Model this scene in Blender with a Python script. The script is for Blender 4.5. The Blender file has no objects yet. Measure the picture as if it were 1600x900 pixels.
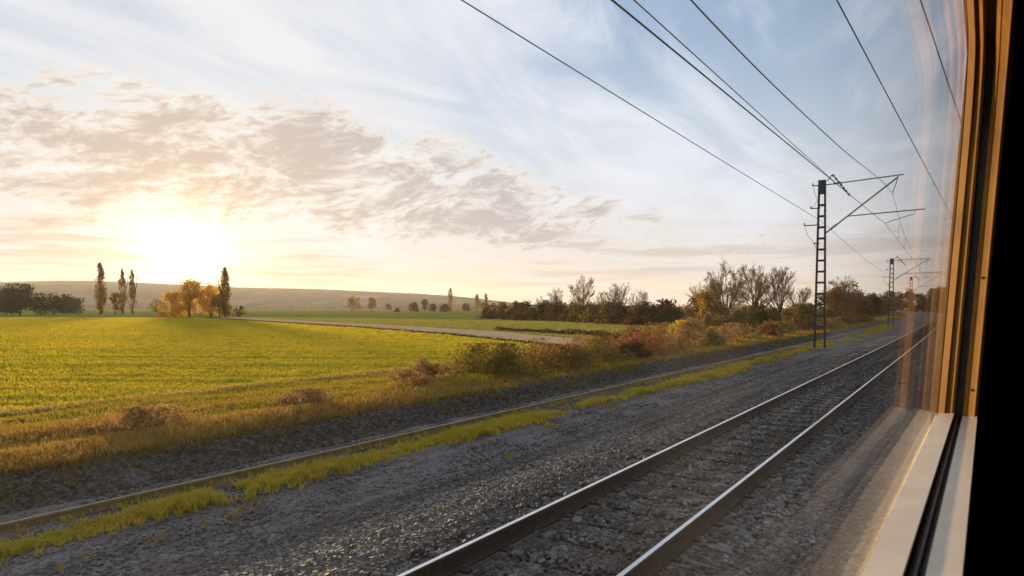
import bpy, math, random
import numpy as np

R = math.radians
rng = np.random.default_rng(7)
random.seed(7)
scene = bpy.context.scene
col = scene.collection

# ------------------------------------------------------------------ camera
PHI = R(33.446)            # camera looks this far left of the track direction (+Y)
CAM_Z = 2.365
cam_d = bpy.data.cameras.new("camera")
cam = bpy.data.objects.new("camera", cam_d)
col.objects.link(cam)
cam.location = (0, 0, CAM_Z)
cam.rotation_euler = (R(88.0), 0, PHI)
cam_d.lens = 24
cam_d.sensor_width = 36
cam_d.shift_y = 69 / 1600
cam_d.clip_start = 0.005
cam_d.clip_end = 20000
cam_d.dof.use_dof = True
cam_d.dof.focus_distance = 60
cam_d.dof.aperture_fstop = 9.0
scene.camera = cam

# ------------------------------------------------------------------ light
SUN_EL, SUN_AZ = R(3.4), R(59.1)      # azimuth counted from +Y towards -X
sun_dir = (-math.sin(SUN_AZ) * math.cos(SUN_EL), math.cos(SUN_AZ) * math.cos(SUN_EL), math.sin(SUN_EL))
SKY_STRENGTH = 0.1
EXPOSURE = 0.68
sun_d = bpy.data.lights.new("sun", 'SUN')
sun_d.energy = 5.0
sun_d.angle = R(2.5)     # the sun stands behind thin cloud
sun_d.color = (1.0, 0.70, 0.36)
sun = bpy.data.objects.new("sun", sun_d)
col.objects.link(sun)
from mathutils import Vector
sun.rotation_euler = Vector(sun_dir).to_track_quat('Z', 'Y').to_euler()

world = bpy.data.worlds.new("World")
scene.world = world
world.use_nodes = True
wn, wl = world.node_tree.nodes, world.node_tree.links
wn.clear()


class NB:
    """small expression helper for node trees"""
    def __init__(self, nodes, links):
        self.n, self.l = nodes, links

    def put(self, sock, v):
        if v is None:
            return
        if isinstance(v, bpy.types.NodeSocket):
            self.l.new(v, sock)
        else:
            if isinstance(v, (tuple, list)) and sock.type == 'RGBA' and len(v) == 3:
                v = (*v, 1)
            sock.default_value = v

    def m(self, op, a, b=None, c=None, clamp=False):
        n = self.n.new('ShaderNodeMath'); n.operation = op; n.use_clamp = clamp
        self.put(n.inputs[0], a)
        if b is not None: self.put(n.inputs[1], b)
        if c is not None: self.put(n.inputs[2], c)
        return n.outputs[0]

    def v(self, op, a, b=None, scale=None):
        n = self.n.new('ShaderNodeVectorMath'); n.operation = op
        self.put(n.inputs[0], a)
        if b is not None: self.put(n.inputs[1], b)
        if scale is not None: self.put(n.inputs[3], scale)
        return n.outputs['Value'] if op in ('DOT_PRODUCT', 'LENGTH', 'DISTANCE') else n.outputs[0]

    def ss(self, x, a, b, lo=0.0, hi=1.0, kind='SMOOTHSTEP'):
        n = self.n.new('ShaderNodeMapRange'); n.interpolation_type = kind
        self.put(n.inputs[0], x); self.put(n.inputs[1], a); self.put(n.inputs[2], b)
        self.put(n.inputs[3], lo); self.put(n.inputs[4], hi)
        return n.outputs[0]

    def mix(self, f, a, b, mode='MIX'):
        n = self.n.new('ShaderNodeMix'); n.data_type = 'RGBA'; n.blend_type = mode
        self.put(n.inputs[0], f); self.put(n.inputs[6], a); self.put(n.inputs[7], b)
        return n.outputs[2]

    def xyz(self, x, y, z):
        n = self.n.new('ShaderNodeCombineXYZ')
        self.put(n.inputs[0], x); self.put(n.inputs[1], y); self.put(n.inputs[2], z)
        return n.outputs[0]

    def sep(self, v):
        n = self.n.new('ShaderNodeSeparateXYZ'); self.put(n.inputs[0], v)
        return n.outputs

    def noise(self, vec, scale, detail=4, rough=0.55, dist=0.0, lac=2.0):
        n = self.n.new('ShaderNodeTexNoise')
        self.put(n.inputs['Vector'], vec); n.inputs['Scale'].default_value = scale
        n.inputs['Detail'].default_value = detail; n.inputs['Roughness'].default_value = rough
        n.inputs['Distortion'].default_value = dist; n.inputs['Lacunarity'].default_value = lac
        return n.outputs[0]

    def voro(self, vec, scale, feature='F1', out='Distance', rand=1.0):
        n = self.n.new('ShaderNodeTexVoronoi'); n.feature = feature
        self.put(n.inputs['Vector'], vec); n.inputs['Scale'].default_value = scale
        n.inputs['Randomness'].default_value = rand
        return n.outputs[out]


def build_sky():
    b = NB(wn, wl)
    out = wn.new('ShaderNodeOutputWorld')
    bg = wn.new('ShaderNodeBackground')
    bg.inputs['Strength'].default_value = SKY_STRENGTH
    wl.new(bg.outputs[0], out.inputs[0])
    tc = wn.new('ShaderNodeTexCoord')
    d = b.v('NORMALIZE', tc.outputs['Generated'])
    x, y, z = b.sep(d)
    sky = wn.new('ShaderNodeTexSky')
    sky.sky_type = 'NISHITA'
    sky.sun_disc = False
    sky.sun_elevation = SUN_EL
    sky.sun_rotation = -SUN_AZ
    sky.air_density = 1.0
    sky.dust_density = 0.6
    sky.ozone_density = 1.4
    base = b.v('SCALE', sky.outputs[0], scale=NISHITA_GAIN)
    # the photograph's highlights roll off: soft shoulder on the clear sky
    base = b.v('DIVIDE', base, b.v('ADD', b.v('SCALE', base, scale=0.11), (1.0, 1.0, 1.0)))
    base = b.v('MULTIPLY', base, (0.80, 1.03, 1.42))
    deg = 180 / math.pi
    el = b.m('MULTIPLY', b.m('ARCSINE', z), deg)                       # elevation, degrees
    az = b.m('MULTIPLY', b.m('ARCTAN2', b.m('MULTIPLY', x, -1.0), y), deg)  # degrees left of the track
    cosang = b.v('DOT_PRODUCT', d, sun_dir)
    ang = b.m('MULTIPLY', b.m('ARCCOSINE', b.m('MINIMUM', cosang, 0.999999)), deg)
    # cloud plane
    zz = b.m('ADD', b.m('MAXIMUM', z, 0.0), 0.035)
    qx, qy = b.m('DIVIDE', x, zz), b.m('DIVIDE', y, zz)
    near_sun = b.m('POWER', 2.718, b.m('MULTIPLY', b.m('DIVIDE', ang, 20.0), -1.0))
    # --- clear sky, whitened low down by moisture
    low = b.ss(el, 0.0, 22.0, 1.0, 0.0)
    warm = b.m('POWER', 2.718, b.m('MULTIPLY', el, -0.17))
    clear = b.mix(b.m('MULTIPLY', low, 0.75), base, C_LOW)
    clear = b.mix(b.m('MULTIPLY', warm, 0.95, clamp=True), clear, b.mix(near_sun, C_WARM, C_WARM_SUN))
    # --- cirrus veil: long streaks
    qr = b.xyz(b.m('ADD', b.m('MULTIPLY', qx, 0.99), b.m('MULTIPLY', qy, 0.12)),
               b.m('MULTIPLY', b.m('SUBTRACT', b.m('MULTIPLY', qy, 0.99), b.m('MULTIPLY', qx, 0.12)), 0.30), 3.1)
    big = b.noise(qr, 0.62, 3, 0.5, 0.6)
    fine = b.noise(qr, 2.2, 8, 0.62, 0.9)
    veil = b.m('ADD', b.m('MULTIPLY', big, 0.62), b.m('MULTIPLY', fine, 0.46))
    lean = b.ss(az, 0.0, 62.0, 0.0, 0.015)
    veil = b.ss(b.m('ADD', veil, lean), 0.43, 0.66)
    veil = b.m('MULTIPLY', veil, b.ss(el, 1.0, 9.0, 0.35, 0.95))
    veil = b.m('ADD', b.m('MULTIPLY', veil, 0.82), 0.16)
    c_veil = b.mix(b.ss(ang, 4.0, 46.0), C_VEIL_SUN, C_VEIL)
    c = b.mix(veil, clear, c_veil)
    # --- altocumulus field
    ec = b.m('ADD', b.ss(az, 10.0, 52.0, 4.6, 11.2), b.ss(az, 52.0, 75.0, 0.0, -0.6))
    hw = b.ss(az, 8.0, 50.0, 1.5, 6.6)
    off = b.m('DIVIDE', b.m('ABSOLUTE', b.m('SUBTRACT', el, ec)), hw)
    band = b.ss(off, 0.25, 1.45, 1.0, 0.0)
    band = b.m('MULTIPLY', band, b.ss(az, 8.0, 44.0, 0.5, 1.0))
    # compress radially so that clumps keep their size towards the horizon
    qa = b.xyz(b.m('MULTIPLY', az, 0.115), b.m('ADD', b.m('MULTIPLY', el, 0.27), b.m('MULTIPLY', az, 0.045)), 7.7)
    warp = b.noise(qa, 0.9, 2, 0.5)
    qa2 = b.v('ADD', qa, b.xyz(b.m('MULTIPLY', warp, 0.9), b.m('MULTIPLY', warp, 0.35), 0.0))
    c1 = b.noise(qa2, 1.5, 9, 0.62, 0.25)
    c2 = b.noise(b.v('ADD', qa2, (3.3, 1.2, 0.4)), 7.5, 7, 0.62, 0.3)
    cl = b.m('ADD', b.m('MULTIPLY', c1, 0.66), b.m('MULTIPLY', c2, 0.42))
    cl = b.m('ADD', cl, b.m('MULTIPLY', b.m('SUBTRACT', band, 1.0), 0.34))
    dens = b.ss(cl, 0.385, 0.51)
    core = b.ss(cl, 0.42, 0.60)
    ns2 = b.m('POWER', 2.718, b.m('MULTIPLY', b.m('DIVIDE', ang, 9.5), -1.0))
    c_core = b.mix(b.m('MULTIPLY', ns2, 1.5, clamp=True), C_CLOUD, C_CLOUD_SUN)
    c_edge = b.mix(near_sun, C_EDGE, C_EDGE_SUN)
    c_ac = b.mix(core, c_edge, c_core)
    c = b.mix(b.m('MULTIPLY', dens, 0.92), c, c_ac)
    # --- low stratus bars above the horizon
    qs = b.xyz(b.m('MULTIPLY', az, 0.045), b.m('ADD', b.m('MULTIPLY', el, 0.62), b.m('MULTIPLY', az, 0.010)), 1.3)
    st = b.noise(qs, 1.5, 6, 0.55, 0.3)
    st = b.m('MULTIPLY', b.ss(st, 0.50, 0.66), b.m('MULTIPLY', b.ss(el, 0.0, 1.2), b.ss(el, 4.5, 8.0, 1.0, 0.0)))
    c_st = b.mix(b.m('MULTIPLY', ns2, 1.2, clamp=True), C_BAR, C_BAR_SUN)
    c = b.mix(b.m('MULTIPLY', st, 0.75), c, c_st)
    # --- aureole of the sun through the thin cloud
    g1 = b.m('POWER', 2.718, b.m('MULTIPLY', b.m('POWER', b.m('DIVIDE', ang, 2.1), 1.25), -1.0))
    g2 = b.m('POWER', 2.718, b.m('MULTIPLY', b.m('DIVIDE', ang, 10.0), -1.0))
    glow = b.v('ADD', b.v('SCALE', (22.0, 16.5, 8.5), scale=g1), b.v('SCALE', (1.5, 0.85, 0.25), scale=g2))
    c = b.v('ADD', c, glow)
    # below the horizon nothing is seen but the ground; keep it plain and dim
    c = b.mix(b.ss(z, -0.02, 0.0), (1.2, 1.2, 0.9), c)
    wl.new(c, bg.inputs['Color'])


# colours of the sky layers (scene-linear, times SKY_STRENGTH)
NISHITA_GAIN = 2.1
C_LOW = (5.2, 5.6, 6.5)
C_WARM = (5.7, 4.1, 2.7)
C_WARM_SUN = (4.8, 2.7, 1.0)
C_VEIL = (5.3, 5.55, 6.2)
C_VEIL_SUN = (5.5, 5.5, 5.7)
C_CLOUD = (3.2, 3.05, 3.25)
C_CLOUD_SUN = (4.0, 3.0, 2.35)
C_EDGE = (5.5, 5.4, 5.45)
C_EDGE_SUN = (5.7, 5.0, 4.1)
C_BAR = (3.9, 3.5, 3.4)
C_BAR_SUN = (4.6, 2.7, 1.3)
build_sky()

scene.view_settings.view_transform = 'Standard'
scene.view_settings.look = 'None'
scene.view_settings.exposure = EXPOSURE
scene.view_settings.gamma = 1
scene.view_settings.use_curve_mapping = False
cy = scene.cycles
cy.use_denoising = True
cy.max_bounces = 8
cy.diffuse_bounces = 3
cy.glossy_bounces = 4
cy.transmission_bounces = 4
cy.transparent_max_bounces = 12
cy.volume_bounces = 0
cy.sample_clamp_indirect = 8.0
cy.caustics_reflective = False
cy.caustics_refractive = False


# ------------------------------------------------------------------ materials
def new_mat(name):
    m = bpy.data.materials.new(name)
    m.use_nodes = True
    m.node_tree.nodes.clear()
    return m, NB(m.node_tree.nodes, m.node_tree.links)


def pos(b):
    g = b.n.new('ShaderNodeNewGeometry')
    return g.outputs['Position']


def finish(m, b, shader):
    o = b.n.new('ShaderNodeOutputMaterial')
    b.l.new(shader, o.inputs['Surface'])
    return m


def principled(b, color, rough=0.6, metal=0.0, bump=None, strength=0.4, dist=0.02, spec=0.5):
    p = b.n.new('ShaderNodeBsdfPrincipled')
    b.put(p.inputs['Base Color'], color)
    b.put(p.inputs['Roughness'], rough)
    b.put(p.inputs['Metallic'], metal)
    p.inputs['Specular IOR Level'].default_value = spec
    if bump is not None:
        bn = b.n.new('ShaderNodeBump')
        bn.inputs['Strength'].default_value = strength
        bn.inputs['Distance'].default_value = dist
        b.l.new(bump, bn.inputs['Height'])
        b.l.new(bn.outputs[0], p.inputs['Normal'])
    return p.outputs[0]


def mat_plain(name, c1, c2, scale=3.0, rough=0.6, metal=0.0, strength=0.25, dist=0.01, spec=0.5, obj_rand=0.0):
    m, b = new_mat(name)
    P = pos(b)
    n = b.noise(P, scale, 6, 0.6)
    c = b.mix(b.ss(n, 0.32, 0.68), c1, c2)
    if obj_rand:
        oi = b.n.new('ShaderNodeObjectInfo')
        f = b.ss(oi.outputs['Random'], 0, 1, 1 - obj_rand, 1 + obj_rand, 'LINEAR')
        c = b.v('SCALE', c, scale=f)
    return finish(m, b, principled(b, c, rough, metal, b.noise(P, scale * 6, 5, 0.6), strength, dist, spec))


def mat_leaf(name, c1, c2, c3=None, scale=0.6, trans=0.5, obj_rand=0.12):
    m, b = new_mat(name)
    P = pos(b)
    n = b.noise(P, scale, 4, 0.6)
    n2 = b.noise(P, scale * 9, 2, 0.5)
    c = b.mix(b.ss(n, 0.36, 0.64), c1, c2)
    if c3 is not None:
        c = b.mix(b.ss(n2, 0.5, 0.66), c, c3)
    oi = b.n.new('ShaderNodeObjectInfo')
    c = b.v('SCALE', c, scale=b.ss(oi.outputs['Random'], 0, 1, 1 - obj_rand, 1 + obj_rand, 'LINEAR'))
    df = b.n.new('ShaderNodeBsdfDiffuse'); b.put(df.inputs[0], c)
    tr = b.n.new('ShaderNodeBsdfTranslucent'); b.put(tr.inputs[0], b.v('MULTIPLY', c, (1.25, 1.1, 0.7)))
    mx = b.n.new('ShaderNodeMixShader'); mx.inputs[0].default_value = trans
    b.l.new(df.outputs[0], mx.inputs[1]); b.l.new(tr.outputs[0], mx.inputs[2])
    return finish(m, b, mx.outputs[0])


def mat_ground(name, c1, c2, c3, s1=0.05, s2=1.2, bump_scale=6.0, bump=0.6, dist=0.08):
    m, b = new_mat(name)
    P = pos(b)
    c = b.mix(b.ss(b.noise(P, s1, 4, 0.55), 0.38, 0.62), c1, c2)
    c = b.mix(b.m('MULTIPLY', b.ss(b.noise(P, s2, 5, 0.6), 0.48, 0.7), 0.7), c, c3)
    return finish(m, b, principled(b, c, 0.9, 0, b.noise(P, bump_scale, 5, 0.6), bump, dist, 0.0))


def mat_gravel(name, dark, mid, light, vs=22.0, tint=None, rough=0.85, band=0.35, strength=0.9, dist=0.03):
    m, b = new_mat(name)
    P = pos(b)
    cellc = b.voro(P, vs, 'F1', 'Color')
    cell = b.sep(cellc)[0]
    dis = b.voro(P, vs, 'F1', 'Distance')
    c = b.mix(b.ss(cell, 0.0, 1.0, 0, 1, 'LINEAR'), dark, light)
    c = b.mix(0.35, c, mid)
    big = b.noise(P, 0.5, 5, 0.6)
    c = b.mix(b.m('MULTIPLY', b.ss(big, 0.40, 0.66), 0.5), c, tint or dark)
    # dust and brake dirt lie in long bands beside the rails
    px, py, pz = b.sep(P)
    bd = b.noise(b.xyz(b.m('MULTIPLY', px, 2.4), b.m('MULTIPLY', py, 0.12), 0.0), 1.6, 5, 0.6)
    c = b.v('SCALE', c, scale=b.ss(bd, 0.3, 0.7, 1 - band, 1 + band))
    h = b.m('SUBTRACT', 1.0, dis)
    return finish(m, b, principled(b, c, rough, 0, h, strength, dist, 0.3))


M = {}
M['ballast'] = mat_gravel('ballast', (0.040, 0.036, 0.034), (0.085, 0.077, 0.071), (0.17, 0.15, 0.135), 24, (0.070, 0.053, 0.041), band=0.45)
M['path'] = mat_gravel('path gravel', (0.048, 0.046, 0.046), (0.090, 0.088, 0.088), (0.165, 0.158, 0.152), 34, (0.064, 0.060, 0.056), band=0.25, strength=0.7, dist=0.02)


def mat_stone():
    m, b = new_mat('ballast stone')
    P = pos(b)
    at = b.n.new('ShaderNodeAttribute'); at.attribute_name = 'tone'; at.attribute_type = 'GEOMETRY'
    t = at.outputs['Fac']
    c = b.mix(t, (0.042, 0.038, 0.036), (0.185, 0.163, 0.145))
    big = b.noise(P, 0.6, 5, 0.6)
    c = b.mix(b.m('MULTIPLY', b.ss(big, 0.45, 0.7), 0.45), c, (0.10, 0.065, 0.045))
    px, py, pz = b.sep(P)
    bd = b.noise(b.xyz(b.m('MULTIPLY', px, 2.4), b.m('MULTIPLY', py, 0.12), 0.0), 1.6, 5, 0.6)
    c = b.v('SCALE', c, scale=b.ss(bd, 0.3, 0.7, 0.5, 1.45))
    # rust and brake dust gather beside the rails
    dr = b.m('ABSOLUTE', b.m('SUBTRACT', b.m('ABSOLUTE', b.m('ADD', px, 3.06)), 0.75))
    st = b.m('MULTIPLY', b.ss(dr, 0.05, 0.5, 1.0, 0.0), b.ss(b.noise(P, 2.2, 4, 0.6), 0.3, 0.6))
    c = b.mix(b.m('MULTIPLY', st, 0.65), c, b.mix(0.35, (0.050, 0.030, 0.019), c))
    return finish(m, b, principled(b, c, 0.75, 0, b.noise(P, 90, 3, 0.6), 0.3, 0.004, 0.35))


M['stone'] = mat_stone()
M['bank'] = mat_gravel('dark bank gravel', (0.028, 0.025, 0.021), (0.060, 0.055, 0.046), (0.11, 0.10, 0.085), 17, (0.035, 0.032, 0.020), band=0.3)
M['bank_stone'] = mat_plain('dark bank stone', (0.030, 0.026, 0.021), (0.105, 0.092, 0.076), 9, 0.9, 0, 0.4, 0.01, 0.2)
M['sleeper'] = mat_plain('weathered concrete', (0.085, 0.080, 0.076), (0.15, 0.14, 0.13), 5, 0.85, 0, 0.4, 0.01, 0.3, 0.15)
M['rail'] = mat_plain('rusted rail steel', (0.028, 0.017, 0.012), (0.055, 0.033, 0.022), 14, 0.7, 0.2, 0.3, 0.004, 0.3)
M['rail_top'] = mat_plain('polished rail steel', (0.62, 0.60, 0.59), (0.75, 0.72, 0.70), 4, 0.22, 1.0, 0.05, 0.001)
M['clip'] = mat_plain('fastening steel', (0.03, 0.025, 0.022), (0.06, 0.05, 0.045), 30, 0.6, 0.6)
M['old_rail'] = mat_plain('old rail rust', (0.16, 0.105, 0.045), (0.24, 0.17, 0.06), 5, 0.55, 0.1, 0.3, 0.006, 0.4)
M['concrete'] = mat_plain('plinth concrete', (0.14, 0.135, 0.13), (0.22, 0.21, 0.20), 4, 0.9, 0, 0.4, 0.01, 0.3)
M['mast'] = mat_plain('mast paint', (0.022, 0.026, 0.028), (0.045, 0.045, 0.045), 6, 0.55, 0.3, 0.2, 0.004)
M['galv'] = mat_plain('galvanised tube', (0.16, 0.17, 0.18), (0.24, 0.25, 0.26), 6, 0.5, 0.6, 0.2, 0.003)
M['insulator'] = mat_plain('brown insulator glaze', (0.03, 0.02, 0.016), (0.05, 0.032, 0.025), 8, 0.25)
M['wire'] = mat_plain('dark wire', (0.030, 0.032, 0.038), (0.055, 0.055, 0.06), 8, 0.5, 0.5)
M['field'] = mat_ground('field soil and sward', (0.15, 0.145, 0.022), (0.18, 0.16, 0.030), (0.11, 0.11, 0.016), 0.06, 1.5)
M['plain'] = mat_ground('plain', (0.15, 0.17, 0.030), (0.21, 0.19, 0.045), (0.12, 0.13, 0.025), 0.012, 0.08, 1.0, 0.8, 0.2)
M['pale_field'] = mat_ground('pale field', (0.15, 0.17, 0.055), (0.20, 0.185, 0.075), (0.12, 0.13, 0.04), 0.05, 0.5)
M['dirt'] = mat_ground('dirt track', (0.46, 0.31, 0.17), (0.52, 0.36, 0.205), (0.38, 0.26, 0.14), 0.2, 1.2, 4, 0.5, 0.05)
M['verge'] = mat_ground('verge soil', (0.10, 0.085, 0.030), (0.12, 0.085, 0.035), (0.06, 0.06, 0.02), 0.2, 1.0, 5, 0.7, 0.1)
M['crop'] = mat_leaf('crop grass', (0.42, 0.385, 0.038), (0.50, 0.41, 0.042), (0.36, 0.345, 0.036), 0.05, 0.5, 0)
M['pale_grass'] = mat_leaf('pale grass', (0.22, 0.25, 0.07), (0.28, 0.25, 0.09), (0.2, 0.22, 0.06), 0.04, 0.5, 0)
M['strip_grass'] = mat_leaf('strip grass', (0.40, 0.345, 0.036), (0.47, 0.36, 0.055), (0.30, 0.28, 0.035), 0.5, 0.5, 0)
M['verge_green'] = mat_leaf('verge grass', (0.27, 0.24, 0.035), (0.33, 0.25, 0.045), (0.20, 0.19, 0.03), 0.25, 0.5, 0)
M['verge_dry'] = mat_leaf('dry grass', (0.30, 0.20, 0.060), (0.25, 0.15, 0.045), (0.34, 0.25, 0.09), 0.3, 0.5, 0)
M['bank_weed'] = mat_leaf('bank weeds', (0.15, 0.13, 0.035), (0.20, 0.14, 0.05), (0.10, 0.09, 0.03), 0.6, 0.45, 0)
M['ditch'] = mat_leaf('ditch grass', (0.07, 0.062, 0.025), (0.10, 0.085, 0.035), None, 0.4, 0.35, 0)  # dark tone painted for the low bank's shadow; the hedge shares it
M['bark'] = mat_plain('bark', (0.045, 0.034, 0.024), (0.085, 0.065, 0.045), 4, 0.9, 0, 0.5, 0.03, 0.2)
M['twig'] = mat_plain('twigs', (0.17, 0.10, 0.042), (0.24, 0.15, 0.065), 2, 0.9, 0, 0.2, 0.01, 0.2)
M['leaf_dark'] = mat_leaf('dark evergreen leaves', (0.040, 0.042, 0.016), (0.060, 0.058, 0.020), (0.03, 0.034, 0.012), 0.3, 0.30)
M['leaf_poplar'] = mat_leaf('poplar leaves', (0.24, 0.16, 0.040), (0.28, 0.175, 0.042), (0.18, 0.125, 0.035), 0.3, 0.6)
M['leaf_gold'] = mat_leaf('golden leaves', (0.55, 0.33, 0.035), (0.58, 0.34, 0.030), (0.42, 0.27, 0.03), 0.4, 0.68)  # glow of the low sun on the crowns is put into this colour
M['leaf_olive'] = mat_leaf('olive leaves', (0.14, 0.125, 0.032), (0.19, 0.145, 0.040), (0.10, 0.09, 0.026), 0.4, 0.45)
M['leaf_brown'] = mat_leaf('russet leaves', (0.115, 0.060, 0.026), (0.15, 0.085, 0.034), (0.08, 0.05, 0.022), 0.4, 0.45)
M['leaf_tan'] = mat_leaf('tan leaves', (0.17, 0.11, 0.045), (0.22, 0.14, 0.05), (0.12, 0.08, 0.035), 0.5, 0.5)
M['leaf_russet'] = mat_leaf('pale russet leaves', (0.17, 0.105, 0.040), (0.21, 0.14, 0.050), (0.13, 0.085, 0.035), 0.5, 0.5)
M['leaf_amber'] = mat_leaf('amber leaves', (0.30, 0.19, 0.035), (0.34, 0.22, 0.040), (0.20, 0.14, 0.03), 0.5, 0.5)
M['leaf_red'] = mat_leaf('red brown leaves', (0.21, 0.105, 0.060), (0.25, 0.15, 0.080), (0.15, 0.08, 0.045), 0.6, 0.5)
M['edge_straw'] = mat_leaf('field edge straw', (0.46, 0.35, 0.10), (0.40, 0.31, 0.09), (0.50, 0.40, 0.14), 0.5, 0.5, 0)
M['leaf_straw'] = mat_leaf('straw coloured stalks', (0.30, 0.19, 0.085), (0.24, 0.15, 0.06), (0.34, 0.25, 0.12), 0.5, 0.5)
M['leaf_yellow'] = mat_leaf('yellow blossom', (0.55, 0.45, 0.02), (0.60, 0.46, 0.02), (0.40, 0.38, 0.03), 0.8, 0.55)


# ------------------------------------------------------------------ mesh helpers
def tag(o, label=None, cat=None, group=None, kind=None):
    if label: o['label'] = label
    if cat: o['category'] = cat
    if group: o['group'] = group
    if kind: o['kind'] = kind
    return o


def empty(name, loc=(0, 0, 0), rz=0.0):
    o = bpy.data.objects.new(name, None)
    o.empty_display_size = 0.3
    o.location = loc
    o.rotation_euler = (0, 0, rz)
    col.objects.link(o)
    return o


def link(name, me, parent=None, loc=None):
    o = bpy.data.objects.new(name, me)
    if parent: o.parent = parent
    if loc is not None: o.location = loc
    col.objects.link(o)
    return o


class MB:
    """collects shapes; build() makes one mesh"""
    def __init__(self):
        self.vs, self.fs, self.n = [], [], 0

    def add(self, v, f):
        v = np.asarray(v, float)
        f = np.asarray(f, int)
        self.vs.append(v); self.fs.append(f + self.n); self.n += len(v)
        return self

    def hexa(self, p):
        return self.add(p, [[0, 3, 2, 1], [4, 5, 6, 7], [0, 1, 5, 4], [1, 2, 6, 5], [2, 3, 7, 6], [3, 0, 4, 7]])

    def box(self, x0, x1, y0, y1, z0, z1):
        return self.hexa([(x0, y0, z0), (x1, y0, z0), (x1, y1, z0), (x0, y1, z0), (x0, y0, z1), (x1, y0, z1), (x1, y1, z1), (x0, y1, z1)])

    def bar(self, a, b, w, h):
        """square bar from a to b"""
        a, b = np.array(a, float), np.array(b, float)
        t = b - a; t /= np.linalg.norm(t)
        up = np.array((0, 0, 1.0)) if abs(t[2]) < 0.9 else np.array((0, 1.0, 0))
        s = np.cross(t, up); s /= np.linalg.norm(s); u = np.cross(s, t)
        q = [(-1, -1), (1, -1), (1, 1), (-1, 1)]
        return self.hexa([a + s * i * w / 2 + u * j * h / 2 for i, j in q] + [b + s * i * w / 2 + u * j * h / 2 for i, j in q])

    def tube(self, pts, rad, sides=6, cap=True):
        pts = np.asarray(pts, float)
        n = len(pts)
        rad = np.full(n, rad) if np.isscalar(rad) else np.asarray(rad, float)
        t = np.gradient(pts, axis=0)
        t /= np.linalg.norm(t, axis=1)[:, None] + 1e-12
        ref = np.array((0, 0, 1.0)) if abs(t[0, 2]) < 0.9 else np.array((1.0, 0, 0))
        s = np.cross(t, ref); s /= np.linalg.norm(s, axis=1)[:, None] + 1e-12
        u = np.cross(s, t)
        a = np.arange(sides) * 2 * math.pi / sides
        v = pts[:, None] + rad[:, None, None] * (np.cos(a)[None, :, None] * s[:, None] + np.sin(a)[None, :, None] * u[:, None])
        i = np.arange(n - 1)[:, None] * sides; j = np.arange(sides)[None]; k = (j + 1) % sides
        f = np.stack([i + j, i + k, i + sides + k, i + sides + j], -1).reshape(-1, 4)
        self.add(v.reshape(-1, 3), f)
        if cap and sides == 4:
            self.fs.append(np.array([[3, 2, 1, 0]]) + self.n - 4 * n)
            self.fs.append(np.array([[0, 1, 2, 3]]) + self.n - 4)
        elif cap:
            for st, rev in ((self.n - sides * n, True), (self.n - sides, False)):
                o = list(range(sides))
                if rev: o = o[::-1]
                self.fs.append(np.array([[o[0], o[q], o[q + 1]] for q in range(1, sides - 1)]) + st)
        return self

    def mesh(self, name, mat=None, smooth=False):
        v = np.concatenate(self.vs)
        me = bpy.data.meshes.new(name)
        me.vertices.add(len(v)); me.vertices.foreach_set('co', v.ravel())
        tot = np.concatenate([np.full(len(f), f.shape[1]) for f in self.fs])
        idx = np.concatenate([f.ravel() for f in self.fs])
        me.loops.add(len(idx)); me.loops.foreach_set('vertex_index', idx.astype(np.int32))
        me.polygons.add(len(tot))
        st = np.concatenate([[0], np.cumsum(tot)[:-1]])
        me.polygons.foreach_set('loop_start', st.astype(np.int32))
        me.polygons.foreach_set('loop_total', tot.astype(np.int32))
        me.polygons.foreach_set('use_smooth', np.full(len(tot), bool(smooth)))
        me.update(calc_edges=True)
        me.validate()
        if mat: me.materials.append(M[mat])
        return me

    def build(self, name, mat, parent=None, loc=None, smooth=False):
        return link(name, self.mesh(name, mat, smooth), parent, loc)


def vnoise(x, y, seed=0):
    """cheap smooth value noise"""
    r = np.random.default_rng(seed).random((64, 64))
    xi, yi = np.floor(x).astype(int), np.floor(y).astype(int)
    fx, fy = x - xi, y - yi
    fx = fx * fx * (3 - 2 * fx); fy = fy * fy * (3 - 2 * fy)
    g = lambda a, c: r[a % 64, c % 64]
    return (g(xi, yi) * (1 - fx) * (1 - fy) + g(xi + 1, yi) * fx * (1 - fy) + g(xi, yi + 1) * (1 - fx) * fy + g(xi + 1, yi + 1) * fx * fy)


def bend(y):
    """sideways shift of the line: straight, then a very gentle left curve"""
    y = np.asarray(y, float)
    return -np.maximum(0, y - 40.0) ** 2 / (2 * 4800.0)


def grid_strip(name, xs, zs, ys, mat, wob=0.0, rough=0.0, seed=1, edge=None):
    """a strip of ground swept along the line; xs/zs cross-section, ys stations"""
    xs, zs, ys = np.array(xs, float), np.array(zs, float), np.array(ys, float)
    X = xs[None] + bend(ys)[:, None] + 0 * ys[:, None]
    Y = ys[:, None] + 0 * xs[None]
    Z = zs[None] + 0 * ys[:, None]
    if wob:
        X = X + wob * (vnoise(Y * 0.35, xs[None] * 0 + 3 + 0 * Y, seed) - 0.5) * (np.abs(np.gradient(zs))[None] > 0.02)
    if rough:
        Z = Z + rough * (vnoise(X * 1.3, Y * 1.3, seed) - 0.5) + rough * 0.5 * (vnoise(X * 4, Y * 4, seed + 1) - 0.5)
    n, m = Y.shape
    v = np.stack([X, Y, Z], -1).reshape(-1, 3)
    i = np.arange(n - 1)[:, None] * m; j = np.arange(m - 1)[None]
    f = np.stack([i + j, i + j + m, i + j + m + 1, i + j + 1], -1).reshape(-1, 4)
    b = MB(); b.add(v, f)
    o = b.build(name, mat, smooth=True)
    return o


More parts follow.
